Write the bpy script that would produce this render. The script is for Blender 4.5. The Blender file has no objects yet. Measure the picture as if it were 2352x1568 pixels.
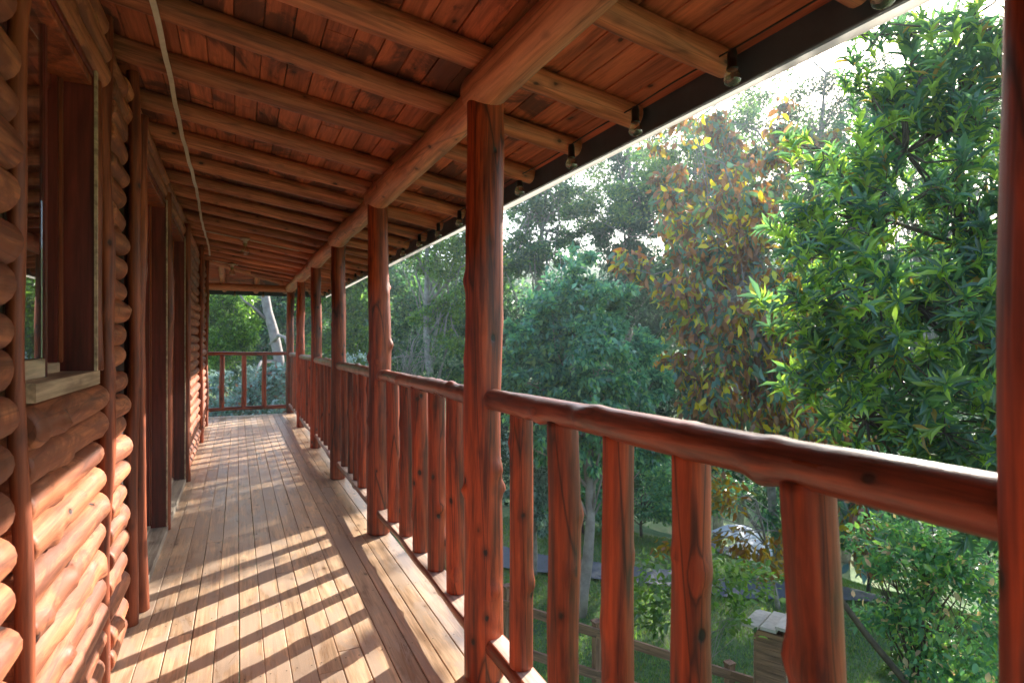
import bpy, math, random
import numpy as np
from mathutils import Vector, Matrix, Quaternion
R = math.radians
random.seed(7)
rng = np.random.default_rng(7)
sc = bpy.context.scene
C = sc.collection

# ------------------------------------------------------------------ camera, world, sun, exposure
YAW = math.atan(630 / 1372)
cs, sn = math.cos(YAW), math.sin(YAW)
CAMZ = 1.25
cam_d = bpy.data.cameras.new('camera')
cam = bpy.data.objects.new('camera', cam_d); C.objects.link(cam)
cam_d.sensor_width = 36; cam_d.lens = 21.0
cam_d.clip_start = 0.05; cam_d.clip_end = 600
cam_d.dof.use_dof = True; cam_d.dof.focus_distance = 2.6; cam_d.dof.aperture_fstop = 5.0
cam.location = (0, 0, CAMZ); cam.rotation_euler = (R(90), 0, -YAW)
sc.camera = cam
SUN = Vector((1, .665, .61)).normalized()
SUN_EL = math.asin(SUN.z); SUN_AZ = math.atan2(SUN.x, SUN.y)
w = bpy.data.worlds.new('World'); sc.world = w; w.use_nodes = True
nt = w.node_tree; nt.nodes.clear()
sky = nt.nodes.new('ShaderNodeTexSky'); sky.sky_type = 'NISHITA'; sky.sun_disc = False
sky.sun_elevation = SUN_EL; sky.sun_rotation = SUN_AZ; sky.air_density = 1.0; sky.dust_density = 2.0; sky.ozone_density = 1.0
bg = nt.nodes.new('ShaderNodeBackground'); bg.inputs[1].default_value = 0.15
wo = nt.nodes.new('ShaderNodeOutputWorld')
nt.links.new(sky.outputs[0], bg.inputs[0]); nt.links.new(bg.outputs[0], wo.inputs[0])
sd = bpy.data.lights.new('sun', 'SUN'); sd.energy = 5.0; sd.angle = R(0.55); sd.color = (1, .93, .82)
so = bpy.data.objects.new('sun', sd); C.objects.link(so); so.location = (20, 13, 12)
so.rotation_euler = SUN.to_track_quat('Z', 'Y').to_euler()
sc.view_settings.view_transform = 'Standard'; sc.view_settings.look = 'None'
sc.view_settings.exposure = 1.62; sc.view_settings.gamma = 1
sc.view_settings.use_curve_mapping = False
sc.cycles.use_denoising = True
sc.cycles.max_bounces = 10; sc.cycles.diffuse_bounces = 6; sc.cycles.transparent_max_bounces = 8

# ------------------------------------------------------------------ small helpers
def pt(x, y, z):
    """a point z metres ahead, seen at x, y of a 2352 px wide picture (used to measure places)"""
    xc = (x - 1176) / 1372 * z
    return Vector((xc * cs + z * sn, -xc * sn + z * cs, CAMZ - (y - 784) / 1372 * z))

def empty(name, loc, label, cat, group=None):
    o = bpy.data.objects.new(name, None); C.objects.link(o); o.location = loc
    o['label'] = label; o['category'] = cat
    if group: o['group'] = group
    return o
def link(name, me, mat, parent=None, loc=(0, 0, 0), quat=None, kind=None):
    o = bpy.data.objects.new(name, me); C.objects.link(o)
    if mat and len(me.materials) == 0: me.materials.append(mat)
    l = Vector(loc)
    if parent is not None:
        o.parent = parent; q = parent
        while q is not None:
            l = l - Vector(q.location); q = q.parent
    o.location = l
    if quat is not None:
        o.rotation_mode = 'QUATERNION'; o.rotation_quaternion = quat
    if kind: o['kind'] = kind
    return o
def tag(o, label, cat, group=None):
    o['label'] = label; o['category'] = cat
    if group: o['group'] = group
def pymesh(name, v, f, smooth=False):
    me = bpy.data.meshes.new(name); me.from_pydata([tuple(a) for a in v], [], [tuple(a) for a in f])
    if smooth: me.polygons.foreach_set('use_smooth', [True] * len(me.polygons))
    me.update(); return me
def zq(p0, p1):
    return (Vector(p1) - Vector(p0)).to_track_quat('Z', 'Y')

def log_mesh(L, r0, r1, seed, ns=16, step=.045, wob=.006, lump=.05, knots=3, kh=.22, flat=None, chamf=.15, oval=0, ridges=0):
    """a peeled log along +Z with an uneven girth, knots, bends and cut ends"""
    g = np.random.default_rng(seed)
    nl = max(3, int(L / step) + 1)
    z = np.linspace(0, L, nl); th = np.linspace(0, 2 * np.pi, ns, endpoint=False)
    Z, T = np.meshgrid(z, th, indexing='ij')
    rad = r0 + (r1 - r0) * Z / L
    n = np.zeros_like(Z)
    for k in range(5):
        n += g.normal() * np.sin(g.integers(0, 4) * T + Z * g.uniform(1.5, 11) + g.uniform(0, 6.28)) / (1 + .4 * k)
    rad = rad * (1 + lump * n * .5)
    if ridges:
        for k in range(ridges):
            zz = g.uniform(0, L); rad = rad * (1 + .07 * np.exp(-((Z - zz) / .018) ** 2) * (1 + .5 * np.sin(T + g.uniform(0, 6))))
    for k in range(knots):
        zk, tk = g.uniform(.04 * L, .96 * L), g.uniform(0, 6.28)
        dt = (T - tk + np.pi) % (2 * np.pi) - np.pi
        s = g.uniform(.018, .035)
        rad = rad + r0 * kh * g.uniform(.4, 1.2) * np.exp(-(((Z - zk) / s) ** 2 + (dt * r0 / s) ** 2))
    a, b, c, d = g.uniform(0, 6.28, 4)
    f1, f2 = g.uniform(1.2, 3.5, 2)
    cx = wob * (np.sin(f1 * Z + a) + .4 * np.sin(3 * f1 * Z + c)); cy = wob * (np.sin(f2 * Z + b) + .4 * np.sin(2.7 * f2 * Z + d))
    X = cx + rad * np.cos(T) * (1 + oval); Y = cy + rad * np.sin(T)
    if flat is not None:  # the flat sawn face
        Y = np.minimum(Y, flat)
    V = np.stack([X, Y, Z], -1).reshape(-1, 3)
    ch = chamf * r0
    e0 = np.stack([X[0] * .86, Y[0] * .86 if flat is None else np.minimum(Y[0] * .86, flat), Z[0]], -1)
    e1 = np.stack([X[-1] * .86, Y[-1] * .86 if flat is None else np.minimum(Y[-1] * .86, flat), Z[-1]], -1)
    V[:ns, 2] += ch; V[-ns:, 2] -= ch
    c0 = V.shape[0]
    V = np.concatenate([V, e0, e1, [[cx[0, 0], min(cy[0, 0], 9), 0]], [[cx[-1, 0], cy[-1, 0], L]]])
    F = []
    for i in range(nl - 1):
        for j in range(ns):
            k = (j + 1) % ns
            F.append((i * ns + j, i * ns + k, (i + 1) * ns + k, (i + 1) * ns + j))
    nsm = len(F)
    for j in range(ns):
        k = (j + 1) % ns
        F.append((c0 + j, c0 + k, k, j)); F.append(((nl - 1) * ns + j, (nl - 1) * ns + k, c0 + ns + k, c0 + ns + j))
        F.append((c0 + 2 * ns, c0 + k, c0 + j)); F.append((c0 + 2 * ns + 1, c0 + ns + j, c0 + ns + k))
    me = pymesh('log', V, F)
    if flat is not None:
        yy = V[:, 1]; mi = [1 if all(abs(yy[v] - flat) < 1e-5 for v in f) else 0 for f in F]
        me.materials.append(M['rail']); me.materials.append(M['flat']); me.polygons.foreach_set('material_index', mi)
    sm = np.ones(len(F), bool); sm[nsm + 2::4] = False; sm[nsm + 3::4] = False
    me.polygons.foreach_set('use_smooth', sm)
    return me
SEED = [100]
def log(name, p0, p1, r0, r1, mat, parent=None, roll=0, **k):
    SEED[0] += 1
    L = (Vector(p1) - Vector(p0)).length
    q = zq(p0, p1) @ Quaternion((0, 0, 1), roll)
    return link(name, log_mesh(L, r0, r1, SEED[0], **k), mat, parent, p0, q)

def board_mesh(wd, th, L, ch=.003, nl=6, warp=.0015, seed=0):
    """a chamfered board along +Y, width X, thickness Z, centred in X and Z"""
    g = np.random.default_rng(seed)
    a, b = wd / 2, th / 2
    prof = [(-a + ch, -b), (a - ch, -b), (a, -b + ch), (a, b - ch), (a - ch, b), (-a + ch, b), (-a, b - ch), (-a, -b + ch)]
    V = []; F = []
    ph = g.uniform(0, 6, 3)
    for i in range(nl):
        y = L * i / (nl - 1); wx = warp * math.sin(y * 1.3 + ph[0]); wz = warp * math.sin(y * 2.1 + ph[1])
        for (x, z) in prof: V.append((x * (1 + .004 * math.sin(y * 3 + ph[2])) + wx, y, z + wz))
    for i in range(nl - 1):
        for j in range(8):
            k = (j + 1) % 8
            F.append((i * 8 + j, (i + 1) * 8 + j, (i + 1) * 8 + k, i * 8 + k))
    F.append(tuple(range(8))); F.append(tuple(reversed(range((nl - 1) * 8, nl * 8))))
    return pymesh('board', V, F)
def board(name, c0, c1, wd, th, mat, parent=None, up=(0, 0, 1), **k):
    SEED[0] += 1
    c0, c1 = Vector(c0), Vector(c1)
    y = (c1 - c0).normalized(); x = y.cross(Vector(up)).normalized(); z = x.cross(y)
    q = Matrix((x, y, z)).transposed().to_quaternion()
    return link(name, board_mesh(wd, th, (c1 - c0).length, seed=SEED[0], **k), mat, parent, c0, q)

def tubes(paths, radii, ns=6):
    V = []; F = []
    for P, rr in zip(paths, radii):
        P = [Vector(p) for p in P]; b = len(V)
        for i, p in enumerate(P):
            d = (P[min(i + 1, len(P) - 1)] - P[max(i - 1, 0)]).normalized()
            u = d.cross(Vector((.31, .22, .93))).normalized(); v = d.cross(u)
            for j in range(ns):
                a = 2 * math.pi * j / ns
                V.append(p + (u * math.cos(a) + v * math.sin(a)) * rr[i])
        for i in range(len(P) - 1):
            for j in range(ns):
                k = (j + 1) % ns
                F.append((b + i * ns + j, b + i * ns + k, b + (i + 1) * ns + k, b + (i + 1) * ns + j))
        F.append(tuple(b + j for j in reversed(range(ns)))); F.append(tuple(b + (len(P) - 1) * ns + j for j in range(ns)))
    return V, F

def lathe(prof, ns=20):
    V = []; F = []
    for (r, z) in prof:
        for j in range(ns):
            a = 2 * math.pi * j / ns; V.append((r * math.cos(a), r * math.sin(a), z))
    for i in range(len(prof) - 1):
        for j in range(ns):
            k = (j + 1) % ns
            F.append((i * ns + j, i * ns + k, (i + 1) * ns + k, (i + 1) * ns + j))
    return V, F

# ------------------------------------------------------------------ materials
def mat_new(name):
    m = bpy.data.materials.new(name); m.use_nodes = True
    t = m.node_tree; return m, t, t.nodes, t.nodes['Principled BSDF']
def N(t, typ, **k):
    n = t.nodes.new(typ)
    for a, b in k.items():
        if a in n.inputs.keys(): n.inputs[a].default_value = b
        else: setattr(n, a, b)
    return n
def ramp(t, stops):
    n = t.nodes.new('ShaderNodeValToRGB'); e = n.color_ramp.elements
    while len(e) < len(stops): e.new(.5)
    for i, (p, c) in enumerate(stops):
        e[i].position = p; e[i].color = c if len(c) == 4 else (*c, 1)
    return n
def mixc(t, fac, a, b, mode='MIX'):
    n = t.nodes.new('ShaderNodeMix'); n.data_type = 'RGBA'; n.blend_type = mode
    for s, v in ((0, fac), (6, a), (7, b)):
        if hasattr(v, 'is_linked') or isinstance(v, bpy.types.NodeSocket): t.links.new(v, n.inputs[s])
        else: n.inputs[s].default_value = v if s == 0 else ((*v, 1) if len(v) == 3 else v)
    return n.outputs[2]
def wood(name, lite, dark, knot, axis='Z', rough=(.35, .55), grain=1.0, knots=.5, stain=None, stain_amt=0, bump=.35, coat=0, var=.25, cracks=0, spec=.5, world_stain=False, streak=.75):
    m, t, nd, P = mat_new(name); L = t.links.new
    tc = N(t, 'ShaderNodeTexCoord'); oi = N(t, 'ShaderNodeObjectInfo')
    off = N(t, 'ShaderNodeVectorMath', operation='SCALE'); L(oi.outputs['Random'], off.inputs['Scale']); off.inputs[0].default_value = (37, 53, 71)
    add = N(t, 'ShaderNodeVectorMath', operation='ADD'); L(tc.outputs['Object'], add.inputs[0]); L(off.outputs[0], add.inputs[1])
    def mp(s_across, s_along):
        n = N(t, 'ShaderNodeMapping'); n.inputs['Scale'].default_value = (s_across, s_across, s_along) if axis == 'Z' else (s_across, s_along, s_across)
        L(add.outputs[0], n.inputs['Vector']); return n.outputs[0]
    g1 = N(t, 'ShaderNodeTexNoise', Scale=1.0, Detail=6.0, Roughness=.62, Distortion=.6); L(mp(55 * grain, 3.2), g1.inputs['Vector'])
    g2 = N(t, 'ShaderNodeTexNoise', Scale=1.0, Detail=4.0, Roughness=.6, Distortion=1.2); L(mp(9, 1.3), g2.inputs['Vector'])
    r1 = ramp(t, [(.40, tuple(c * .8 for c in dark)), (.5, tuple((a + b) / 2 for a, b in zip(dark, lite))), (.61, tuple(c * 1.08 for c in lite))]); 
    mx = N(t, 'ShaderNodeMath', operation='MULTIPLY'); mx.inputs[1].default_value = .5; L(g1.outputs[0], mx.inputs[0])
    ma = N(t, 'ShaderNodeMath', operation='MULTIPLY_ADD'); ma.inputs[1].default_value = .5; L(g2.outputs[0], ma.inputs[0]); L(mx.outputs[0], ma.inputs[2])
    L(ma.outputs[0], r1.inputs[0]); col = r1.outputs[0]
    g3 = N(t, 'ShaderNodeTexNoise', Scale=1.0, Detail=5.0, Roughness=.7, Distortion=.4); L(mp(22, .9), g3.inputs['Vector'])
    r3 = ramp(t, [(.36, (.45, .40, .38)), (.50, (1, 1, 1)), (.66, (1.35, 1.3, 1.2))]); L(g3.outputs[0], r3.inputs[0])
    col = mixc(t, streak, col, r3.outputs[0], 'MULTIPLY')
    # knots: small dark ovals
    v = N(t, 'ShaderNodeTexVoronoi', Scale=1.0); v.inputs['Randomness'].default_value = 1; L(mp(10.5, 6.5), v.inputs['Vector'])
    nd_ = N(t, 'ShaderNodeTexNoise', Scale=1.0, Detail=3.0); L(mp(40, 25), nd_.inputs['Vector'])
    dd_ = N(t, 'ShaderNodeMath', operation='MULTIPLY_ADD'); dd_.inputs[1].default_value = .13; L(nd_.outputs[0], dd_.inputs[0]); L(v.outputs['Distance'], dd_.inputs[2])
    rk = ramp(t, [(.13, (1, 1, 1)), (.17, (.4, .4, .4)), (.30, (0, 0, 0))]); L(dd_.outputs[0], rk.inputs[0])
    km = N(t, 'ShaderNodeMath', operation='MULTIPLY'); km.inputs[1].default_value = knots; L(rk.outputs[0], km.inputs[0])
    col = mixc(t, km.outputs[0], col, knot)
    if stain:
        s = N(t, 'ShaderNodeTexNoise', Scale=1.0, Detail=7.0, Roughness=.68, Distortion=1.4)
        if world_stain:
            ge = N(t, 'ShaderNodeNewGeometry'); mw = N(t, 'ShaderNodeMapping'); mw.inputs['Scale'].default_value = (2.6, 1.5, 1); mw.inputs['Location'].default_value = (1.3, 2.2, 0); L(ge.outputs['Position'], mw.inputs['Vector'])
            mv = N(t, 'ShaderNodeVectorMath', operation='SCALE'); mv.inputs[0].default_value = (.5, .35, .3); L(oi.outputs['Random'], mv.inputs['Scale'])
            mz = N(t, 'ShaderNodeVectorMath', operation='ADD'); L(mw.outputs[0], mz.inputs[0]); L(mv.outputs[0], mz.inputs[1]); L(mz.outputs[0], s.inputs['Vector'])
        else: L(mp(5.5, 1.7), s.inputs['Vector'])
        c0 = .62 - .25 * stain_amt
        rs = ramp(t, [(c0, (0, 0, 0)), (c0 + .07, (1, 1, 1))])
        if world_stain:   # damp patches gather in a few places
            pn = N(t, 'ShaderNodeTexNoise', Scale=.9, Detail=2.0); L(ge.outputs['Position'], pn.inputs['Vector'])
            pm = N(t, 'ShaderNodeMapRange'); L(pn.outputs[0], pm.inputs[0]); pm.inputs[1].default_value = .42; pm.inputs[2].default_value = .62; pm.inputs[3].default_value = -.08; pm.inputs[4].default_value = .17
            pa = N(t, 'ShaderNodeMath', operation='ADD'); L(s.outputs[0], pa.inputs[0]); L(pm.outputs[0], pa.inputs[1]); L(pa.outputs[0], rs.inputs[0])
        else: L(s.outputs[0], rs.inputs[0])
        sm = N(t, 'ShaderNodeMath', operation='MULTIPLY'); sm.inputs[1].default_value = .8; L(rs.outputs[0], sm.inputs[0])
        col = mixc(t, sm.outputs[0], col, stain)
    if cracks:
        k = N(t, 'ShaderNodeTexVoronoi', Scale=1.0, feature='DISTANCE_TO_EDGE'); L(mp(14, .7), k.inputs['Vector'])
        rc = ramp(t, [(0, (1, 1, 1)), (.022, (0, 0, 0))]); L(k.outputs['Distance'], rc.inputs[0])
        cm = N(t, 'ShaderNodeMath', operation='MULTIPLY'); cm.inputs[1].default_value = cracks; L(rc.outputs[0], cm.inputs[0])
        col = mixc(t, cm.outputs[0], col, tuple(x * .3 for x in knot))
    # piece to piece variation
    h = N(t, 'ShaderNodeHueSaturation'); vm = N(t, 'ShaderNodeMapRange'); L(oi.outputs['Random'], vm.inputs[0])
    vm.inputs[3].default_value = 1 - var; vm.inputs[4].default_value = 1 + var; L(vm.outputs[0], h.inputs['Value']); L(col, h.inputs['Color'])
    L(h.outputs[0], P.inputs['Base Color'])
    rr = N(t, 'ShaderNodeMapRange'); L(g2.outputs[0], rr.inputs[0]); rr.inputs[1].default_value = .3; rr.inputs[2].default_value = .7
    rr.inputs[3].default_value = rough[0]; rr.inputs[4].default_value = rough[1]; L(rr.outputs[0], P.inputs['Roughness'])
    P.inputs['Specular IOR Level'].default_value = spec
    P.inputs['Coat Weight'].default_value = coat; P.inputs['Coat Roughness'].default_value = .25
    b = N(t, 'ShaderNodeBump', Strength=bump, Distance=.004)
    bs = N(t, 'ShaderNodeMath', operation='SUBTRACT'); L(ma.outputs[0], bs.inputs[0]); L(km.outputs[0], bs.inputs[1]); L(bs.outputs[0], b.inputs['Height'])
    L(b.outputs[0], P.inputs['Normal'])
    return m
def plain(name, col, rough=.5, metal=0, noise=0, scale=8, bump=0):
    m, t, nd, P = mat_new(name)
    P.inputs['Roughness'].default_value = rough; P.inputs['Metallic'].default_value = metal
    tc = N(t, 'ShaderNodeTexCoord'); n = N(t, 'ShaderNodeTexNoise', Scale=scale, Detail=6.0, Roughness=.65); t.links.new(tc.outputs['Object'], n.inputs['Vector'])
    r = ramp(t, [(.3, tuple(c * (1 - noise) for c in col)), (.7, tuple(min(1, c * (1 + noise)) for c in col))]); t.links.new(n.outputs[0], r.inputs[0])
    t.links.new(r.outputs[0], P.inputs['Base Color'])
    if bump:
        b = N(t, 'ShaderNodeBump', Strength=bump, Distance=.01); t.links.new(n.outputs[0], b.inputs['Height']); t.links.new(b.outputs[0], P.inputs['Normal'])
    return m
def glass(name, tint=(1, 1, 1), rough=0.0, ior=1.45):
    m, t, nd, P = mat_new(name)
    P.inputs['Base Color'].default_value = (*tint, 1); P.inputs['Roughness'].default_value = rough
    P.inputs['Transmission Weight'].default_value = 1; P.inputs['IOR'].default_value = ior
    return m
def leafmat(name, trans=.45, rough=.38, tcol=(1.5, 1.7, .5), spec=.5):
    m, t, nd, P = mat_new(name); L = t.links.new
    at = N(t, 'ShaderNodeAttribute', attribute_name='tint')
    L(at.outputs['Color'], P.inputs['Base Color']); P.inputs['Roughness'].default_value = rough; P.inputs['Specular IOR Level'].default_value = spec
    tr = N(t, 'ShaderNodeBsdfTranslucent'); tcv = mixc(t, 1.0, at.outputs['Color'], tcol, 'MULTIPLY'); L(tcv, tr.inputs['Color'])
    mx = N(t, 'ShaderNodeMixShader'); mx.inputs[0].default_value = trans
    L(P.outputs[0], mx.inputs[1]); L(tr.outputs[0], mx.inputs[2]); L(mx.outputs[0], nd['Material Output'].inputs[0])
    return m

M = {}
M['post'] = wood('red_stained_post', (.43, .078, .020), (.13, .019, .008), (.012, .003, .002), rough=(.38, .62), knots=1, cracks=.8, coat=0, var=.22, bump=.7)
M['rail'] = wood('red_stained_rail', (.34, .080, .030), (.12, .025, .011), (.02, .005, .003), rough=(.26, .45), knots=1, coat=.25, var=.1, cracks=.4, bump=.7)
M['rafter'] = wood('pine_rafter', (.56, .20, .095), (.32, .098, .044), (.04, .011, .006), rough=(.45, .6), knots=.95, var=.15, cracks=.4, bump=.5)
M['beam'] = wood('pine_beam', (.66, .28, .150), (.45, .165, .082), (.07, .02, .011), rough=(.4, .55), knots=.95, var=.06, cracks=.45, bump=.4, streak=.45)
M['plank'] = wood('ceiling_plank', (.54, .155, .070), (.34, .088, .038), (.035, .011, .007), axis='Y', rough=(.5, .7), knots=.95, stain=(.06, .024, .018), stain_amt=.36, var=.10, world_stain=True, streak=.6)
M['deck'] = wood('deck_board', (.70, .485, .31), (.47, .30, .185), (.13, .07, .04), axis='Y', rough=(.27, .45), grain=1.2, knots=.85, stain=(.51, .38, .285), stain_amt=.6, var=.10, bump=.35, spec=.6, streak=.35)
M['wlog'] = wood('wall_log', (.47, .165, .070), (.27, .075, .030), (.035, .010, .006), rough=(.48, .7), knots=1, coat=0, stain=(.20, .055, .024), stain_amt=.5, var=.2, bump=.9, cracks=.35)
M['pole'] = wood('frame_pole', (.36, .088, .030), (.16, .032, .012), (.03, .008, .005), rough=(.42, .62), knots=.95, coat=0, var=.16, bump=.6, cracks=.2)
M['darkwood'] = wood('dark_joinery', (.19, .028, .017), (.11, .016, .010), (.05, .01, .008), rough=(.35, .5), knots=.1, var=.05, bump=.1)
M['palewood'] = wood('bare_sill_wood', (.58, .42, .27), (.42, .29, .18), (.16, .1, .06), axis='Y', rough=(.45, .6), knots=.5, var=.05, bump=.15)
M['threshold'] = wood('worn_threshold', (.46, .40, .33), (.32, .26, .2), (.2, .14, .1), axis='Y', rough=(.4, .6), knots=.3, var=.05)
M['flat'] = wood('sawn_face', (.68, .52, .42), (.5, .34, .26), (.2, .1, .07), rough=(.3, .5), knots=.3, var=.05)
M['backing'] = plain('dark_chinking', (.035, .016, .011), .8, noise=.3)
M['gutter'] = plain('dark_fascia', (.05, .085, .11), .35, noise=.2)
M['edge'] = plain('pale_edge_board', (.62, .60, .57), .5, noise=.25, scale=14, bump=.3)
def translucent(name, col, f):
    m, t, nd, P = mat_new(name); P.inputs['Base Color'].default_value = (*col, 1); P.inputs['Roughness'].default_value = .4
    tr = N(t, 'ShaderNodeBsdfTranslucent'); tr.inputs[0].default_value = (*col, 1); mx = N(t, 'ShaderNodeMixShader'); mx.inputs[0].default_value = f
    t.links.new(P.outputs[0], mx.inputs[1]); t.links.new(tr.outputs[0], mx.inputs[2]); t.links.new(mx.outputs[0], nd['Material Output'].inputs[0]); return m
M['edge'] = translucent('eave_glow_edge', (.82, .80, .76), .6)  # made translucent so the eave edge glows, standing in for sun glare
M['roofing'] = plain('roof_sheet', (.12, .12, .12), .7, noise=.3)
M['black'] = plain('black_rubber', (.012, .012, .012), .45, noise=.2)
M['cream'] = plain('cream_plastic', (.60, .50, .38), .45, noise=.12, scale=20)
M['brass'] = plain('lamp_brass', (.5, .38, .2), .35, metal=1, noise=.1)
def thin_glass(name, tint):
    m = bpy.data.materials.new(name); m.use_nodes = True; t = m.node_tree; t.nodes.clear()
    o = N(t, 'ShaderNodeOutputMaterial'); a = N(t, 'ShaderNodeBsdfTransparent'); a.inputs[0].default_value = (*tint, 1)
    g = N(t, 'ShaderNodeBsdfGlossy', Roughness=.03); lw = N(t, 'ShaderNodeLayerWeight', Blend=.35); mx = N(t, 'ShaderNodeMixShader')
    mr = N(t, 'ShaderNodeMapRange'); t.links.new(lw.outputs['Facing'], mr.inputs[0]); mr.inputs[3].default_value = .10; mr.inputs[4].default_value = .6
    t.links.new(mr.outputs[0], mx.inputs[0]); t.links.new(a.outputs[0], mx.inputs[1]); t.links.new(g.outputs[0], mx.inputs[2]); t.links.new(mx.outputs[0], o.inputs[0]); return m
M['bulb'] = thin_glass('clear_bulb_glass', (.90, .80, .66))
M['pane'] = glass('window_glass', (.9, .93, .93), 0, 1.5)
M['room'] = plain('dim_room', (.03, .02, .018), .9)  # near-black, the darkness of the interior is put into the colour
M['bark_grey'] = plain('grey_bark', (.30, .27, .25), .85, noise=.5, scale=9, bump=.8)
M['bark_pale'] = plain('pale_bark', (.34, .29, .27), .75, noise=.3, scale=7, bump=.5)
M['bark_dark'] = plain('dark_bark', (.10, .075, .06), .9, noise=.5, scale=9, bump=.8)
M['fence'] = wood('fence_wood', (.34, .19, .12), (.2, .11, .07), (.07, .04, .03), rough=(.6, .8), knots=.4, axis='Y')
M['canvas'] = plain('white_canvas', (.75, .76, .78), .8, noise=.06)
M['paving'] = plain('grey_paving', (.12, .135, .165), .85, noise=.25, scale=3, bump=.3)
M['shingle'] = plain('pale_slab', (.55, .50, .46), .8, noise=.25, scale=12, bump=.5)
M['leaf'] = leafmat('leaf_glossy', .52, .22, (1.55, 1.75, .75), spec=1.0)
M['leaf2'] = leafmat('leaf_dry_mixed', .45, .3, (1.7, 1.5, .5), spec=.7)
M['leafbg'] = leafmat('leaf_far', .45, .26, (1.4, 1.7, .9), spec=.9)
M['leafsil'] = leafmat('leaf_silver', .3, .45, (1.1, 1.2, 1.0))
M['grass'] = leafmat('grass_blade', .4, .5)

# ------------------------------------------------------------------ the ground
def gz(x, y):
    fwd = x * sn + y * cs
    d = np.clip((np.hypot(x - .5, (y - 4) * .8) - 7.5) / 11, 0, 1)
    z = -2.75 - 3.1 * d * d * (3 - 2 * d)
    left = np.clip((y - 9) / 8, 0, 1) * np.clip((8 - x) / 8, 0, 1)
    z = z + left * 1.7
    h = np.clip((np.hypot(x, y) - 22) / 40, 0, 1.4)
    z = z + h * h * 9
    return z + .12 * np.sin(x * .7 + 1) * np.sin(y * .55) + .05 * np.sin(x * 1.9) * np.sin(y * 2.3 + 1)
def ground():
    a = np.concatenate([np.linspace(-150, -40, 12)[:-1], np.linspace(-40, 60, 161), np.linspace(60, 150, 12)[1:]])
    X, Y = np.meshgrid(a, a, indexing='ij'); Z = gz(X, Y); n = len(a)
    V = np.stack([X, Y, Z], -1).reshape(-1, 3)
    F = [(i * n + j, (i + 1) * n + j, (i + 1) * n + j + 1, i * n + j + 1) for i in range(n - 1) for j in range(n - 1)]
    me = pymesh('lawn', V, F, True)
    m, t, nd, P = mat_new('lawn_grass'); L = t.links.new
    tc = N(t, 'ShaderNodeTexCoord')
    n1 = N(t, 'ShaderNodeTexNoise', Scale=.5, Detail=7.0, Roughness=.7); n2 = N(t, 'ShaderNodeTexNoise', Scale=22.0, Detail=5.0, Roughness=.7)
    L(tc.outputs['Object'], n1.inputs[0]); L(tc.outputs['Object'], n2.inputs[0])
    r1 = ramp(t, [(.35, (.07, .15, .06)), (.52, (.14, .23, .08)), (.68, (.26, .25, .13))]); L(n1.outputs[0], r1.inputs[0])
    r2 = ramp(t, [(.3, (.55, .55, .55)), (.7, (1.3, 1.3, 1.3))]); L(n2.outputs[0], r2.inputs[0])
    L(mixc(t, 1.0, r1.outputs[0], r2.outputs[0], 'MULTIPLY'), P.inputs['Base Color']); P.inputs['Roughness'].default_value = .9
    b = N(t, 'ShaderNodeBump', Strength=.8, Distance=.05); L(n2.outputs[0], b.inputs['Height']); L(b.outputs[0], P.inputs['Normal'])
    o = link('lawn', me, m, kind='structure')
ground()
def ribbon(name, pts, wd, mat):
    V = []; F = []
    P = [Vector((*p, 0)) for p in pts]
    Q = []
    for i in range(len(P) - 1):
        for k in range(10): Q.append(P[i].lerp(P[i + 1], k / 10))
    Q.append(P[-1])
    for i, p in enumerate(Q):
        d = (Q[min(i + 1, len(Q) - 1)] - Q[max(0, i - 1)]).normalized(); s = Vector((-d.y, d.x, 0))
        for u in (-1, -.33, .33, 1):
            q = p + s * u * wd / 2; V.append((q.x, q.y, float(gz(q.x, q.y)) + .05))
    for i in range(len(Q) - 1):
        for k in range(3): F.append((i * 4 + k, i * 4 + k + 1, i * 4 + k + 5, i * 4 + k + 4))
    link(name, pymesh(name, V, F, True), mat, kind='structure')
def gp(x, z):
    p = pt(x, 784, z); return (p.x, p.y)
ribbon('garden_path', [gp(900, 12), gp(1240, 10.3), gp(1440, 10), gp(1640, 9.6), gp(1900, 9.7), gp(2150, 10.4)], .75, M['paving'])
ribbon('paved_yard', [gp(1560, 13.5), gp(1700, 13), gp(1830, 13.2)], 2.2, M['paving'])

# ------------------------------------------------------------------ deck
deck = bpy.data.objects.new('deck', None); C.objects.link(deck); deck['kind'] = 'structure'; deck.location = (0, 0, 0)
DW = .0905
x = .91 - DW / 2; i = 0
while x > -.62:
    ys = [-2.0]
    y = random.uniform(.8, 3.0)
    while y < 9.8: ys.append(y); y += random.choice([2.4, 3.0, 3.6])
    if ys[-1] > 9.3: ys.pop()
    ys.append(11.12 + random.uniform(-.012, .012))
    for a, b in zip(ys, ys[1:]):
        board('floor_board', (x, a + .0015, -.0125 + random.uniform(-.0008, .0008)), (x, b - .0015, -.0125), DW - random.uniform(.0020, .0038), .025, M['deck'], deck, ch=.0025, nl=max(4, int((b - a) / .4)), warp=.0008)
    x -= DW; i += 1
while x > -2.6:
    board('floor_board', (x, 9.86, -.0125), (x, 11.12, -.0125), DW - .004, .025, M['deck'], deck, ch=.0025, nl=4, warp=.0006); x -= DW
for yy in np.arange(-1.8, 11.2, .6):
    board('joist', (-.6, yy, -.1), (.88, yy, -.1), .05, .14, M['fence'], deck, nl=2, warp=0)
board('edge_joist', (.885, -2, -.105), (.885, 11.1, -.105), .045, .15, M['fence'], deck, nl=12)
board('edge_joist', (-2.6, 11.08, -.105), (.86, 11.08, -.105), .045, .15, M['fence'], deck, nl=12)
for k, yy in enumerate((-1.5, 2.1, 5.7, 9.4)):
    for xx in (-.3, .8):
        gl = float(gz(xx, yy)) - .2
        log('support_post', (xx, yy, gl), (xx, yy, -.18), .075, .07, M['post'], deck, knots=0)

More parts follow.
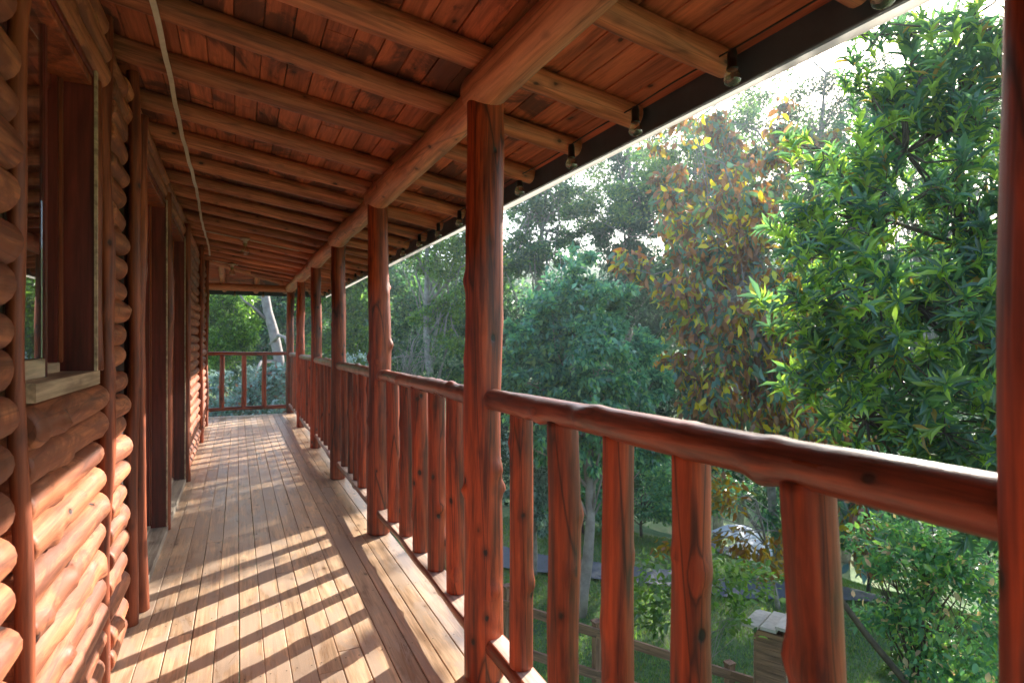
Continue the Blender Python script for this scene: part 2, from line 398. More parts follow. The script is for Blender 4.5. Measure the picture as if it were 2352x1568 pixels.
# screw heads along the joists, two to a board
V = []; F = []
xb = .91 - DW / 2
while xb > -.5:
    for yy in np.arange(-.6, 11.0, .6):
        for dx in (-.026, .026):
            b0 = len(V); jx, jy = random.uniform(-.003, .003), random.uniform(-.004, .004)
            V += [(xb + dx + jx + .0032 * math.cos(k * math.pi / 3), yy + .02 + jy + .0032 * math.sin(k * math.pi / 3), .0022) for k in range(6)]
            F.append(tuple(range(b0, b0 + 6)))
    xb -= DW
link('screw_heads', pymesh('screw_heads', V, F), M['black'], deck, (0, 0, 0), kind='stuff')

# ------------------------------------------------------------------ log cabin wall
cabin = empty('log_cabin', (-.5, 0, 0), 'log cabin wall of orange stacked half logs with a window and doors along the veranda', 'cabin')
PITCH = .0945
def stack(y0, y1, z0, z1, ns=18, knots=2, xc=-.466):
    z = z0 + PITCH / 2; k = 0
    while z < z1 - .02:
        r = PITCH / 2 * random.uniform(.98, 1.10)
        j0, j1 = random.uniform(-.02, .015), random.uniform(-.015, .03)
        log('wall_log', (xc + random.uniform(-.006, .006), y0 + j0, z + random.uniform(-.006, .006)), (xc + random.uniform(-.006, .006), y1 + j1, z + random.uniform(-.006, .006)),
            r, r * random.uniform(.88, 1.05), M['wlog'], cabin, roll=random.uniform(0, 6), ns=ns, lump=.065, wob=.004, knots=knots * 2, kh=.26, chamf=.14, step=.022 if y1 - y0 < 1.2 else .06)
        z += PITCH; k += 1
ROOFZ = 2.42
stack(-1.6, 1.575, .0, ROOFZ, knots=5)
stack(1.695, 2.50, -.032, 1.10, knots=4)
stack(1.50, 2.56, 2.15, ROOFZ, knots=3)
stack(2.64, 2.97, .0, ROOFZ, knots=1)
stack(3.0, 4.66, 2.19, ROOFZ, knots=3)
stack(4.62, 6.15, 2.19, ROOFZ, knots=3)
stack(6.16, 8.22, .0, ROOFZ, knots=4)
stack(8.36, 9.86, .0, ROOFZ, knots=3)
# wall round the corner
z = PITCH / 2
while z < ROOFZ - .02:
    r = PITCH / 2 * random.uniform(1.08, 1.2)
    log('wall_log', (-2.6, 9.83, z), (-.47, 9.83, z), r, r, M['wlog'], cabin, ns=12, step=.1, lump=.07, knots=2, chamf=.35); z += PITCH
def slab(name, x0, x1, y0, y1, z0, z1, mat, parent):
    o = board(name, ((x0 + x1) / 2, y0, (z0 + z1) / 2), ((x0 + x1) / 2, y1, (z0 + z1) / 2), abs(x1 - x0), abs(z1 - z0), mat, parent, ch=.002, nl=2, warp=0)
    return o
# solid core behind the half logs
for (a, b, c, d) in ((-1.6, 1.62, -.02, 2.5), (1.62, 2.36, -.02, 1.10), (1.62, 2.36, 2.13, 2.5), (2.36, 3.36, -.02, 2.5), (3.36, 4.50, 2.17, 2.5), (4.50, 4.68, -.02, 2.5), (4.68, 6.0, 2.17, 2.5), (6.0, 9.83, -.02, 2.5)):
    slab('wall_core', -.60, -.492, a, b, c, d, M['backing'], cabin)
slab('wall_core', -2.6, -.62, 9.72, 9.79, -.02, 2.5, M['backing'], cabin)
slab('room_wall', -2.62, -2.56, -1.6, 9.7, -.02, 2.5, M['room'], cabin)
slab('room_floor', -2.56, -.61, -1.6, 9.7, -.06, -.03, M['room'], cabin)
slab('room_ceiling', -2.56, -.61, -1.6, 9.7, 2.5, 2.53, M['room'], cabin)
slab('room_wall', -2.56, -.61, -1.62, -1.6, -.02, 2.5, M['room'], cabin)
# frame poles
def pole(x, y, z0, z1, r, kn=2, wob=.007):
    log('frame_pole', (x, y, z0), (x + random.uniform(-.006, .006), y, z1), r, r * .9, M['pole'], cabin, knots=kn, wob=wob, lump=.09, kh=.35, step=.035, roll=random.uniform(0, 6))
pole(-.440, 1.665, 0, 2.44, .019, 3, .009)
pole(-.441, 2.60, 0, 2.44, .028, 6, .010)
pole(-.446, 2.47, 1.15, 2.15, .026, 1)
pole(-.420, 3.10, 0, 2.44, .026, 2)
pole(-.412, 3.24, 0, 2.30, .030, 3)
pole(-.452, 3.37, 0, 2.20, .022, 2)
pole(-.430, 4.58, 0, 2.24, .031, 5, .008)
pole(-.408, 6.06, 0, 2.30, .030, 2)
pole(-.412, 8.29, 0, 2.44, .028, 3)
pole(-.425, 9.88, 0, 2.44, .034, 3)
# window
def opening(name, y0, y1, z0, z1, sill_mat, mull=(), door=False):
    loc = Vector((-.54, (y0 + y1) / 2, z0))
    me = board_mesh(.035, .05, y1 - y0 - .10, nl=2, warp=0)
    f = link(name, me, M['darkwood'], cabin, (-.545, y0 + .05, z1 - .075))     # head rail is the part's own mesh
    f.location = f.location
    def s(nm, x0, x1, a, b, c, d, mt):
        return slab(nm, x0, x1, a, b, c, d, mt, f)
    s('jamb', -.545, -.425, y1 - .022, y1, z0 + .04, z1, M['darkwood'])
    s('jamb', -.545, -.425 if name == 'door' else -.500, y0, y0 + .022, z0 + .04, z1, M['darkwood'])
    s('trim', -.424, -.416, y1 - .030, y1 - .012, z0 + .02, z1, M['palewood'])
    s('head', -.545, -.425, y0 + .0225, y1 - .0225, z1 - .022, z1 - .001, M['darkwood'])
    s('head_trim', -.56, -.43, y0 + .03, y1 - .03, z1 - .05, z1 - .024, M['pole'])
    s('stile', -.565, -.512, y1 - .075, y1 - .0225, z0 + .075, z1 - .05, M['darkwood'])
    s('stile', -.565, -.512, y0 + .0225, y0 + .075, z0 + .075, z1 - .05, M['darkwood'])
    s('stile_trim', -.511, -.503, y1 - .06, y1 - .04, z0 + .075, z1 - .05, M['pole'])
    s('bottom_rail', -.565, -.505, y0 + .075, y1 - .075, z0 + .0455, z0 + .075, sill_mat)
    s('sill', -.57, -.415, y0 - .02, y1 + .01, z0, z0 + .045, sill_mat)
    for yy in mull: s('mullion', -.562, -.522, yy - .02, yy + .02, z0 + .075, z1 - .05, M['darkwood'])
    if not name == 'door':   # outer sash added over the near part so its pane reflects the rafters
        s('sash_stile', -.478, -.458, 1.932, 1.952, z0 + .046, z1 - .022, M['darkwood'])
        s('sash_rail', -.478, -.458, 1.722, 1.931, z0 + .0465, z0 + .095, M['palewood'])
        s('pane', -.470, -.464, 1.722, 1.9315, z0 + .0955, z1 - .023, M['pane'])
    pn = s('pane', -.549, -.543, y0 + .0755, y1 - .0755, z0 + .0755, z1 - .0755, M['pane'])
    return f
opening('window', 1.70, 2.36, 1.11, 2.13, M['palewood'])
slab('dark_board', -.80, -.79, 1.5, 2.5, .9, 2.2, M['room'], cabin)  # unseen dark board added behind the glass to keep the panes dark
opening('door', 3.40, 4.50, 0, 2.17, M['threshold'])
opening('door', 4.68, 5.98, 0, 2.17, M['threshold'], (5.35,))
d1 = slab('door_leaf', -.60, -.57, 3.45, 4.45, .05, 2.12, M['darkwood'], cabin)

# ------------------------------------------------------------------ veranda roof
roof = empty('veranda_roof', (.5, 0, 2.3), 'sloping timber veranda roof with round pine rafters under stained planks', 'roof')
SL = .16
def rb(X): return 2.355 - SL * X           # rafter underside
YH = 9.9
def yhip(X): return YH + (X + .45) * .98
EX = 1.51; EY = yhip(EX)
# rafters
ry = [-1.5, -1.0, -.5, 0.02, .52, 1.03, 1.5, 2.01, 2.45, 2.94, 3.5, 4.0, 4.5, 5.02, 5.5, 6.0, 6.52, 7.0, 7.5, 8.02, 8.5, 9.0, 9.5]
for y in ry:
    r = random.uniform(.044, .051)
    yy = y + random.uniform(-.01, .01)
    log('rafter', (-.62, y, rb(-.62) + r), (EX - random.uniform(.02, .06), yy, rb(EX) + r), r * 1.04, r * .95, M['rafter'], roof, wob=.004, lump=.045, knots=4, kh=.16, roll=random.uniform(0, 6), step=.06)
for y in (10.0, 10.5, 11.0, 11.45):
    xs = -.45 + (y - YH) / .98
    log('rafter', (xs + .03, y, rb(xs) + .042), (EX - .03, y, rb(EX) + .042), .041, .040, M['rafter'], roof, wob=.003, knots=2, kh=.15)
log('hip_rafter', (-.47, YH - .02, rb(-.45) + .035), (EX - .04, EY - .04, rb(EX) + .035), .045, .045, M['beam'], roof, knots=2)
def rby(Y): return 2.355 - SL * ((Y - YH) / .98 - .45)
for xx in (-2.3, -1.8, -1.25, -.74, -.22, .30, .80, 1.25):
    y0 = max(YH - .1, yhip(xx) + .04)
    log('rafter', (xx, y0, rby(y0) + .045), (xx, EY - .05, rby(EY) + .045), .045, .046, M['beam'], roof, knots=2)
# plate beams, one log per bay, thick end on the far post
PY = [.335, 2.065, 3.90, 5.62, 7.36, 9.22, 11.13]
PX = [.832, .830, .832, .836, .838, .836, .832]
ends = [-1.7] + PY
for i in range(len(ends) - 1):
    a, b = ends[i], ends[i + 1]
    X0 = .83; r1 = .079; r0 = .060
    log('plate_beam', (X0 + .006, a + .03, 2.165), (X0, b + .06, 2.100 + r1), r0, r1, M['beam'], roof, knots=5, kh=.18, wob=.004, lump=.06, ns=22, step=.05, roll=random.uniform(0, 6), chamf=.25)
log('plate_beam', (-2.6, 11.14, 2.165), (.93, 11.14, 2.165), .063, .06, M['beam'], roof, knots=4, kh=.15, wob=.003, ns=18)
log('plate_beam', (.83, 11.14, 2.17), (.83, 11.5, 2.165), .06, .06, M['beam'], roof, knots=0)
# ceiling planks laid along the eave
nx = 21; pw = (EX + .62) / nx
def slope_board(name, X, ya, yb, wd, th, mat, dz=0):
    z = 2.355 + .084 + .0125 - SL * X + dz
    return board(name, (X, ya, z), (X, yb, z), wd, th, mat, roof, up=(SL, 0, 1), ch=.002, nl=3, warp=0)
for k in range(nx):
    X = -.62 + (k + .5) * pw
    ys = [-2.0]; y = random.uniform(-.5, 2.6)
    while y < yhip(X) - .8: ys.append(y); y += random.uniform(2.2, 3.8)
    ys.append(yhip(X))
    for a, b in zip(ys, ys[1:]):
        slope_board('ceiling_plank', X, a + .001, b - .001, pw - .0018, .022, M['plank'], random.uniform(-.0015, .0015))
nyp = 20; ph = (EY - YH + .1) / nyp
for k in range(nyp):
    Y = YH - .1 + (k + .5) * ph; xe = -.45 + (Y - YH) / .98
    z = rby(Y) + .0965
    board('ceiling_plank', (-2.6, Y, z), (min(xe, EX), Y, z), ph - .003, .022, M['plank'], roof, up=(0, SL / .98, 1), ch=.002, nl=3, warp=0)
# roofing over the planks
def tri_prism(pts, th):
    n = len(pts); V = [p for p in pts] + [(a, b, c + th) for a, b, c in pts]
    F = [tuple(reversed(range(n))), tuple(range(n, 2 * n))] + [(i, (i + 1) % n, n + (i + 1) % n, n + i) for i in range(n)]
    return V, F
zt = lambda X: 2.355 + .125 - SL * X
V, F = tri_prism([(-.9, -2.1, zt(-.9)), (EX + .05, -2.1, zt(EX + .05)), (EX + .05, yhip(EX + .05), zt(EX + .05)), (-.9, yhip(-.9), zt(-.9))], .02)
link('roof_sheet', pymesh('roof_sheet', V, F), M['roofing'], roof, (0, 0, 0))
V, F = tri_prism([(-2.7, yhip(EX + .05), zt(EX + .05)), (-2.7, yhip(-.9), zt(-.9)), (-.9, yhip(-.9), zt(-.9)), (EX + .05, yhip(EX + .05), zt(EX + .05))], .02)
link('roof_sheet', pymesh('roof_sheet', V, F), M['roofing'], roof, (0, 0, 0))
# fascia: dark board inside, translucent strip outside and a little lower, added to glow as the bright edge
board('fascia_board', (EX + .010, -2, 2.165), (EX + .010, EY, 2.165), .02, .130, M['gutter'], roof, nl=24, warp=.002)
board('fascia_board', (-2.6, EY + .010, 2.165), (EX, EY + .010, 2.165), .02, .130, M['gutter'], roof, nl=6)
board('edge_strip', (EX + .026, -2, 2.122), (EX + .026, EY + .02, 2.122), .006, .080, M['edge'], roof, nl=90, warp=.0035, ch=.001)
board('edge_strip', (-2.6, EY + .026, 2.122), (EX, EY + .026, 2.122), .006, .080, M['gutter'], roof, nl=6, ch=.001)

# ------------------------------------------------------------------ posts and railings
plabel = ['thick red stained log post closest to the camera at the right edge of the view',
          'tall knotty red log post where the near handrail ends, second from the camera',
          'red log post with a bright sunlit edge, third from the camera along the veranda',
          'slender red log post, fourth from the camera with dark trees behind',
          'red log post with a dark knot at head height, fifth from the camera',
          'narrow log post, sixth from the camera, next to the corner post',
          'corner log post where the side railing meets the short end railing']
for i, (x, y) in enumerate(zip(PX, PY)):
    r = [.066, .070, .069, .064, .061, .060, .064][i]
    o = log('veranda_post', (x, y, 0), (x + .002, y, 2.145), r * 1.04, r * .97, M['post'], None, knots=[4, 15, 12, 9, 9, 6, 5][i], kh=.22, wob=.006 if i else .0015, lump=.055 if i else .03, ns=30, step=.018, roll=random.uniform(0, 6))
    tag(o, plabel[i], 'post', 'log posts of the veranda')
rlabel = ['railing bay of five thick red log balusters nearest the camera with a glossy handrail',
          'second railing bay from the camera between the two tall near posts with bark ridged handrail',
          'third railing bay from the camera, its handrail pale and ridged on top',
          'fourth railing bay from the camera with closely overlapping balusters',
          'fifth railing bay from the camera, small and narrow in view',
          'last side railing bay, reaching the corner post at the far end']
bys = [[.70, .965, 1.235, 1.50, 1.79], [2.44, 2.72, 3.0, 3.28, 3.57]]
for i in range(6):
    a, b = PY[i], PY[i + 1]
    t = empty('log_railing', (.85, (a + b) / 2, 0), rlabel[i], 'railing', 'railing bays between the veranda posts')
    r0, r1 = (.040, .037) if i == 0 else (.037, .036)
    x0 = .842
    log('top_rail', (x0, a + .045, 1.047 if i == 0 else 1.040), (x0, b - .045, 1.042 if i == 0 else 1.030), r0, r1, M['rail'], t, knots=10 if i == 0 else 5, kh=.30, wob=.0025, lump=.045, ns=24, step=.02 if i < 2 else .03, ridges=3 if i == 0 else 12)
    log('bottom_rail', (.852, a + .04, .149), (.852, b - .03, .149), .043, .041, M['rail'], t, knots=3, kh=.25, wob=.006, lump=.05, ns=22, flat=.020, oval=.12, step=.035)
    L = bys[i] if i < 2 else [a + (b - a) * (k + 1) / 6 + random.uniform(-.02, .02) for k in range(5)]
    for y in L:
        r = random.uniform(.040, .046); yb = y - .052 if (i == 0 and y == L[0]) else y
        log('baluster', (.858 + random.uniform(-.004, .004), yb, .1695), (.855 + random.uniform(-.006, .006), y + random.uniform(-.01, .01), 1.022), r, r * random.uniform(.92, 1.02), M['post'], t, knots=5, kh=.25, wob=.004, lump=.05, ns=24, step=.018, roll=random.uniform(0, 6), chamf=.1)
# the flat-topped bottom rail: the sawn face is local +Y, so it must look up (checked in zq: Z axis along +Y world)
t = empty('end_railing', (.3, 11.14, 0), 'short railing closing the far end of the veranda with widely spaced balusters', 'railing')
log('top_rail', (-2.5, 11.14, 1.035), (.785, 11.14, 1.045), .030, .032, M['rail'], t, knots=3)
log('bottom_rail', (-2.5, 11.14, .105), (.785, 11.14, .115), .032, .034, M['rail'], t, knots=3)
for xx in (.42, .093, -.24, -.57, -.9, -1.3, -1.7, -2.1):
    log('baluster', (xx, 11.14, .125), (xx, 11.14, 1.02), .040, .038, M['post'], t, knots=2, kh=.2)

# ------------------------------------------------------------------ lamps, string of bulbs, cable strip
def bulb_mesh(r, neck):
    pr = [(neck, .0)]
    for k in range(1, 12):
        a = k / 11
        pr.append((neck + (r - neck) * math.sin(min(1, a * 1.45) * math.pi / 2) if a < .69 else r * math.cos((a - .69) / .31 * math.pi / 2) + 1e-4, -a * 2.35 * r))
    V, F = lathe(pr, 20); me = pymesh('bulb', V, F, True); return me
def filament(parent, p, s):
    ps = []
    for k in range(4):
        a = k * 1.6
        ps.append([p + Vector((.25 * s * math.cos(a), .25 * s * math.sin(a), -.3 * s)), p + Vector((.5 * s * math.cos(a), .5 * s * math.sin(a), -1.5 * s))])
    V, F = tubes(ps, [[.0006] * 2] * 4, 4)
    link('filament', pymesh('filament', [v - p for v in V], F), M['brass'], parent, p)
st = empty('string_lights', (1.43, 5, 2.15), 'black festoon cable with small clear bulbs looped along the eave', 'string lights')
bx = 1.405
by = [-1.1, -.6, -.1, .43, .93, 1.41, 1.91, 2.40, 2.96, 3.45, 3.94, 4.42, 4.95, 5.5, 6.02, 6.5, 7.0, 7.55, 8.0, 8.5, 9.0, 9.5, 10.0, 10.5, 11.0]
bpts = [Vector((bx, y, 2.150)) for y in by]
far = [Vector((xx, EY - .07, 2.16)) for xx in (.95, .42, -.05, -.55, -1.0)]
allp = bpts + [Vector((EX - .07, EY - .07, 2.16))] + far
path = []
for a, b in zip(allp, allp[1:]):
    sag = random.uniform(.006, .02)
    for k in range(6):
        q = a.lerp(b, k / 6); q.z += .012 - sag * 4 * (k / 6) * (1 - k / 6); q.x -= .02 * math.sin(k / 6 * math.pi); path.append(q)
path.append(allp[-1])
V, F = tubes([path], [[.0032] * len(path)], 6)
link('cable', pymesh('cable', V, F), M['black'], st, (0, 0, 0))
sV, sF = lathe([(.0001, .012), (.013, .010), (.0155, -.006), (.0150, -.050), (.018, -.044), (.018, -.052), (.0001, -.052)], 14)
sock_me = pymesh('socket', sV, sF, True); sock_me.materials.append(M['black'])
bm_ = bulb_mesh(.027, .012); bm_.materials.append(M['bulb'])
for p in bpts + far:
    s = link('lamp_socket', sock_me, None, st, p)
    q = p + Vector((0, 0, -.050))
    b = bpy.data.objects.new('glass_bulb', bm_); C.objects.link(b); b.parent = s; b.location = (0, 0, -.050)
    fo = [];
    V, F = tubes([[Vector((.004, 0, 0)), Vector((.008, .002, -.030))], [Vector((-.004, 0, 0)), Vector((-.007, 0, -.030))], [Vector((.008, .002, -.03)), Vector((-.007, 0, -.03))]], [[.0006] * 2] * 3, 4)
    if p.y > .8 and p.y < 5: link('filament', pymesh('filament', V, F), M['brass'], None).parent = s; s.children[-1].location = (0, 0, -.042)
# ceiling lamps
def ceiling_lamp(y, x, r, label, cond):
    z = rb(x)
    t = empty('ceiling_lamp', (x, y, z), label, 'lamp', 'bare bulbs under the veranda ceiling')
    V, F = lathe([(.0001, .0), (.05, 0), (.052, -.012), (.03, -.02), (.022, -.022), (.021, -.05), (.0001, -.05)], 18)
    link('base', pymesh('base', V, F, True), M['cream'], t, (x, y, z - .002))
    V, F = lathe([(.02, -.045), (.021, -.07), (.018, -.085)], 16)
    link('collar', pymesh('collar', V, F, True), M['brass'], t, (x, y, z))
    link('glass_bulb', bulb_mesh(r, .018), M['bulb'], t, (x, y, z - .075))
    ps = []
    for k in range(6):
        a = k * 1.05
        ps.append([Vector((.006 * math.cos(a), .006 * math.sin(a), 0)), Vector((.014 * math.cos(a), .014 * math.sin(a), -r * 1.5))])
    V, F = tubes(ps, [[.0008] * 2] * 6, 4)
    link('filament', pymesh('filament', V, F), M['brass'], t, (x, y, z - .08))
    board('conduit', (cond[0], y + .03, rb(cond[0]) - .006), (x - .05, y + .03, rb(x - .05) - .006), .012, .010, M['cream'], t, nl=2)
    if cond[1] > x: board('conduit', (x + .05, y + .03, rb(x + .05) - .006), (cond[1], y + .03, rb(cond[1]) - .006), .012, .010, M['cream'], t, nl=2)
p1 = pt(563, 505, 6.35); ceiling_lamp(p1.y, p1.x, .046, 'large clear globe bulb on a white holder under the middle rafters', (-.30, .62))
p2 = pt(533, 605, 8.6); ceiling_lamp(p2.y, p2.x, .042, 'smaller looking clear bulb hanging near the far roof corner', (-.33, 0))
# cream flat cable strip draped under the rafters
cpts = []
for y in np.arange(-.5, 9.02, .125):
    xx = -.262 - .012 * max(0, y - 3) - .006 * math.sin(y * 2.2)
    k = min(abs(y - r) for r in ry)
    cpts.append(Vector((xx, y, rb(xx) - .004 - .020 * min(1, k / .25) - .006 * math.sin(y * 1.1) ** 2)))
V = []; F = []
for i, p in enumerate(cpts):
    tw = .15 * math.sin(i * .35)
    for (a, b) in ((-1, -1), (1, -1), (1, 1), (-1, 1)):
        V.append((p.x + a * .0095, p.y, p.z + b * .0025 + a * tw * .008))
for i in range(len(cpts) - 1):
    for j in range(4):
        k = (j + 1) % 4; F.append((i * 4 + j, (i + 1) * 4 + j, (i + 1) * 4 + k, i * 4 + k))
F += [(0, 1, 2, 3), tuple(len(V) - 4 + j for j in (3, 2, 1, 0))]
o = link('cable_strip', pymesh('cable_strip', V, F, False), M['cream']); tag(o, 'long cream flat cable strip draped under the rafters beside the cabin wall', 'cable')

# ------------------------------------------------------------------ foliage
TL = {
 'lance': (np.array([(0, 0, 0), (.22, -.32, .10), (.25, 0, 0), (.22, .32, .10), (.58, -.5, .06), (.6, 0, -.05), (.58, .5, .06), (1, 0, -.22)], float),
           [(0, 2, 1), (0, 3, 2), (1, 2, 5, 4), (2, 3, 6, 5), (4, 5, 7), (5, 6, 7)]),
 'oval': (np.array([(0, 0, 0), (.3, -.5, .09), (.3, 0, 0), (.3, .5, .09), (.7, -.45, .05), (.7, 0, -.06), (.7, .45, .05), (1, 0, -.16)], float),
          [(0, 2, 1), (0, 3, 2), (1, 2, 5, 4), (2, 3, 6, 5), (4, 5, 7), (5, 6, 7)]),
 'tiny': (np.array([(0, 0, 0), (.45, -.5, .08), (1, 0, -.05), (.5, .5, .08)], float), [(0, 1, 2, 3)]),
}
def norm(a): return a / np.maximum(1e-9, np.linalg.norm(a, axis=-1, keepdims=True))
def leaves_mesh(name, kind, pos, d, up, L, Wd, col):
    T, faces = TL[kind]; n = len(pos); nv = len(T)
    d = norm(d); s = norm(np.cross(d, up)); u = np.cross(s, d)
    V = pos[:, None, :] + d[:, None, :] * (T[None, :, 0:1] * L[:, None, None]) + s[:, None, :] * (T[None, :, 1:2] * Wd[:, None, None]) + u[:, None, :] * (T[None, :, 2:3] * L[:, None, None])
    me = bpy.data.meshes.new(name); me.vertices.add(n * nv); me.vertices.foreach_set('co', V.reshape(-1).astype(np.float32))
    fl = np.concatenate([np.array(f) for f in faces]); ln = np.array([len(f) for f in faces])
    idx = (fl[None, :] + (np.arange(n) * nv)[:, None]).reshape(-1)
    me.loops.add(len(idx)); me.loops.foreach_set('vertex_index', idx.astype(np.int32))
    lt = np.tile(ln, n); st_ = np.concatenate([[0], np.cumsum(lt)[:-1]])
    me.polygons.add(len(lt)); me.polygons.foreach_set('loop_start', st_.astype(np.int32))
    a = me.color_attributes.new('tint', 'FLOAT_COLOR', 'POINT')
    cc = np.ones((n, nv, 4), np.float32); cc[:, :, :3] = col[:, None, :]
    a.data.foreach_set('color', cc.reshape(-1))
    me.update(calc_edges=True); me.validate()
    return me
def palette(n, cols, wts, jit=.25):
    cols = np.array(cols); i = rng.choice(len(cols), n, p=np.array(wts) / np.sum(wts))
    return np.clip(cols[i] * rng.uniform(1 - jit, 1 + jit, (n, 1)), 0.004, .9)
def keep_sun(P, k1=.04, k2=.12):
    """thin the leaves that would shade the sunlit bays of the veranda"""
    d = P[:, 0] - .83; Y1 = P[:, 1] - .665 * d; Z1 = P[:, 2] - .61 * d
    band = (Z1 > -.15) & (Z1 < 1.75) & (d > 0)
    pr = np.ones(len(P))
    pr[band & (Y1 > 1.5) & (Y1 < 4.5)] = k1
    pr[band & (Y1 > 5.5) & (Y1 < 11.5)] = k2
    return rng.uniform(0, 1, len(P)) < pr
def blob_points(blobs, sub=14, tight=.38):
    """leaf places: every blob (x, y, ahead, radius px, count) is a cloud of smaller clumps"""
    out = []; cen = []
    for (x, y, z, r, n) in blobs:
        c = np.array(pt(x, y, z)); R_ = r * z / 1372
        m = max(4, int(n / 110)) if n > 400 else max(3, n // sub)
        q = norm(rng.normal(size=(m, 3))) * R_ * rng.uniform(.35, 1.0, (m, 1)) ** .6
        q[:, 2] *= .95; cc = c + q
        k = rng.integers(0, m, n)
        sz = R_ * tight * rng.uniform(.6, 1.3, m)
        p = cc[k] + rng.normal(size=(n, 3)) * sz[k][:, None] * np.array([.55, .55, .36])
        out.append(p); cen.append(cc)
    return np.concatenate(out), np.concatenate(cen)
def limb_paths(base, mid, cen, nmax, r0, rng_s=.25):
    paths = []; radii = []
    base, mid = Vector(base), Vector(mid)
    tr = []; n = 9
    for k in range(n):
        q = base.lerp(mid, k / (n - 1)); q += Vector((math.sin(k * 1.1 + base.x) * .03, math.cos(k * .9 + base.y) * .03, 0)) * (mid - base).length * .35; tr.append(q)
    paths.append(tr); radii.append([r0 * (1 - .7 * k / (n - 1)) for k in range(n)])
    idx = rng.permutation(len(cen))[:nmax]
    for i in idx:
        c = Vector(cen[i]); k = random.randint(3, n - 1); a = tr[k]
        m1 = a.lerp(c, .4) + Vector((random.uniform(-.1, .1), random.uniform(-.1, .1), random.uniform(0, .2))) * (c - a).length
        r = r0 * random.uniform(.12, .3)
        m2 = a.lerp(c, .75) + Vector((random.uniform(-.05, .05),) * 3) * (c - a).length
        paths.append([a, m1, m2, c]); radii.append([r, r * .7, r * .45, r * .15])
    return paths, radii
def plant(name, label, cat, blobs, kind, size, width, pal, wts, mat, bark, trunk=None, r0=.08, limbs=30, sub=14, tight=.38, droop=0, outward=.5, group=None, prune=(.03, .10), jit=.3, leafname='crown', mult=1.4):
    P, cen = blob_points([(a, b, c, d, int(e * mult)) for a, b, c, d, e in blobs], sub, tight)
    P = P[keep_sun(P, *prune)]
    n = len(P); cb = cen.mean(0)
    d = rng.normal(size=(n, 3)) + outward * norm(P - cb) * 1.5 + np.array([0, 0, -droop * 2.0]); d = norm(d)
    up = rng.normal(size=(n, 3)) * .55 + np.array([0, 0, 1.0])
    if droop > .6: up = rng.normal(size=(n, 3)) + np.array([.0, 0, .1])
    L = size * rng.uniform(.65, 1.3, n); Wd = L * width * rng.uniform(.8, 1.2, n)
    col = palette(n, pal, wts, jit)
    if trunk is None:
        b = Vector(cb); b.z = float(gz(b.x, b.y)) - .1; trunk = (b, Vector(cb))
    base = Vector(trunk[0])
    t = empty(name, base, label, cat, group)
    me = leaves_mesh('crown', kind, P - np.array(base), d, up, L, Wd, col)
    link(leafname, me, mat, t, base, kind='stuff')
    paths, radii = limb_paths(trunk[0], trunk[1], cen, limbs, r0)
    V, F = tubes([[p - base for p in q] for q in paths], radii, 7)
    link('trunk', pymesh('trunk', V, F, True), bark, t, base)
    return t, P, cen
def gb(x, z, dz=-.1):
    p = pt(x, 784, z); return Vector((p.x, p.y, float(gz(p.x, p.y)) + dz))

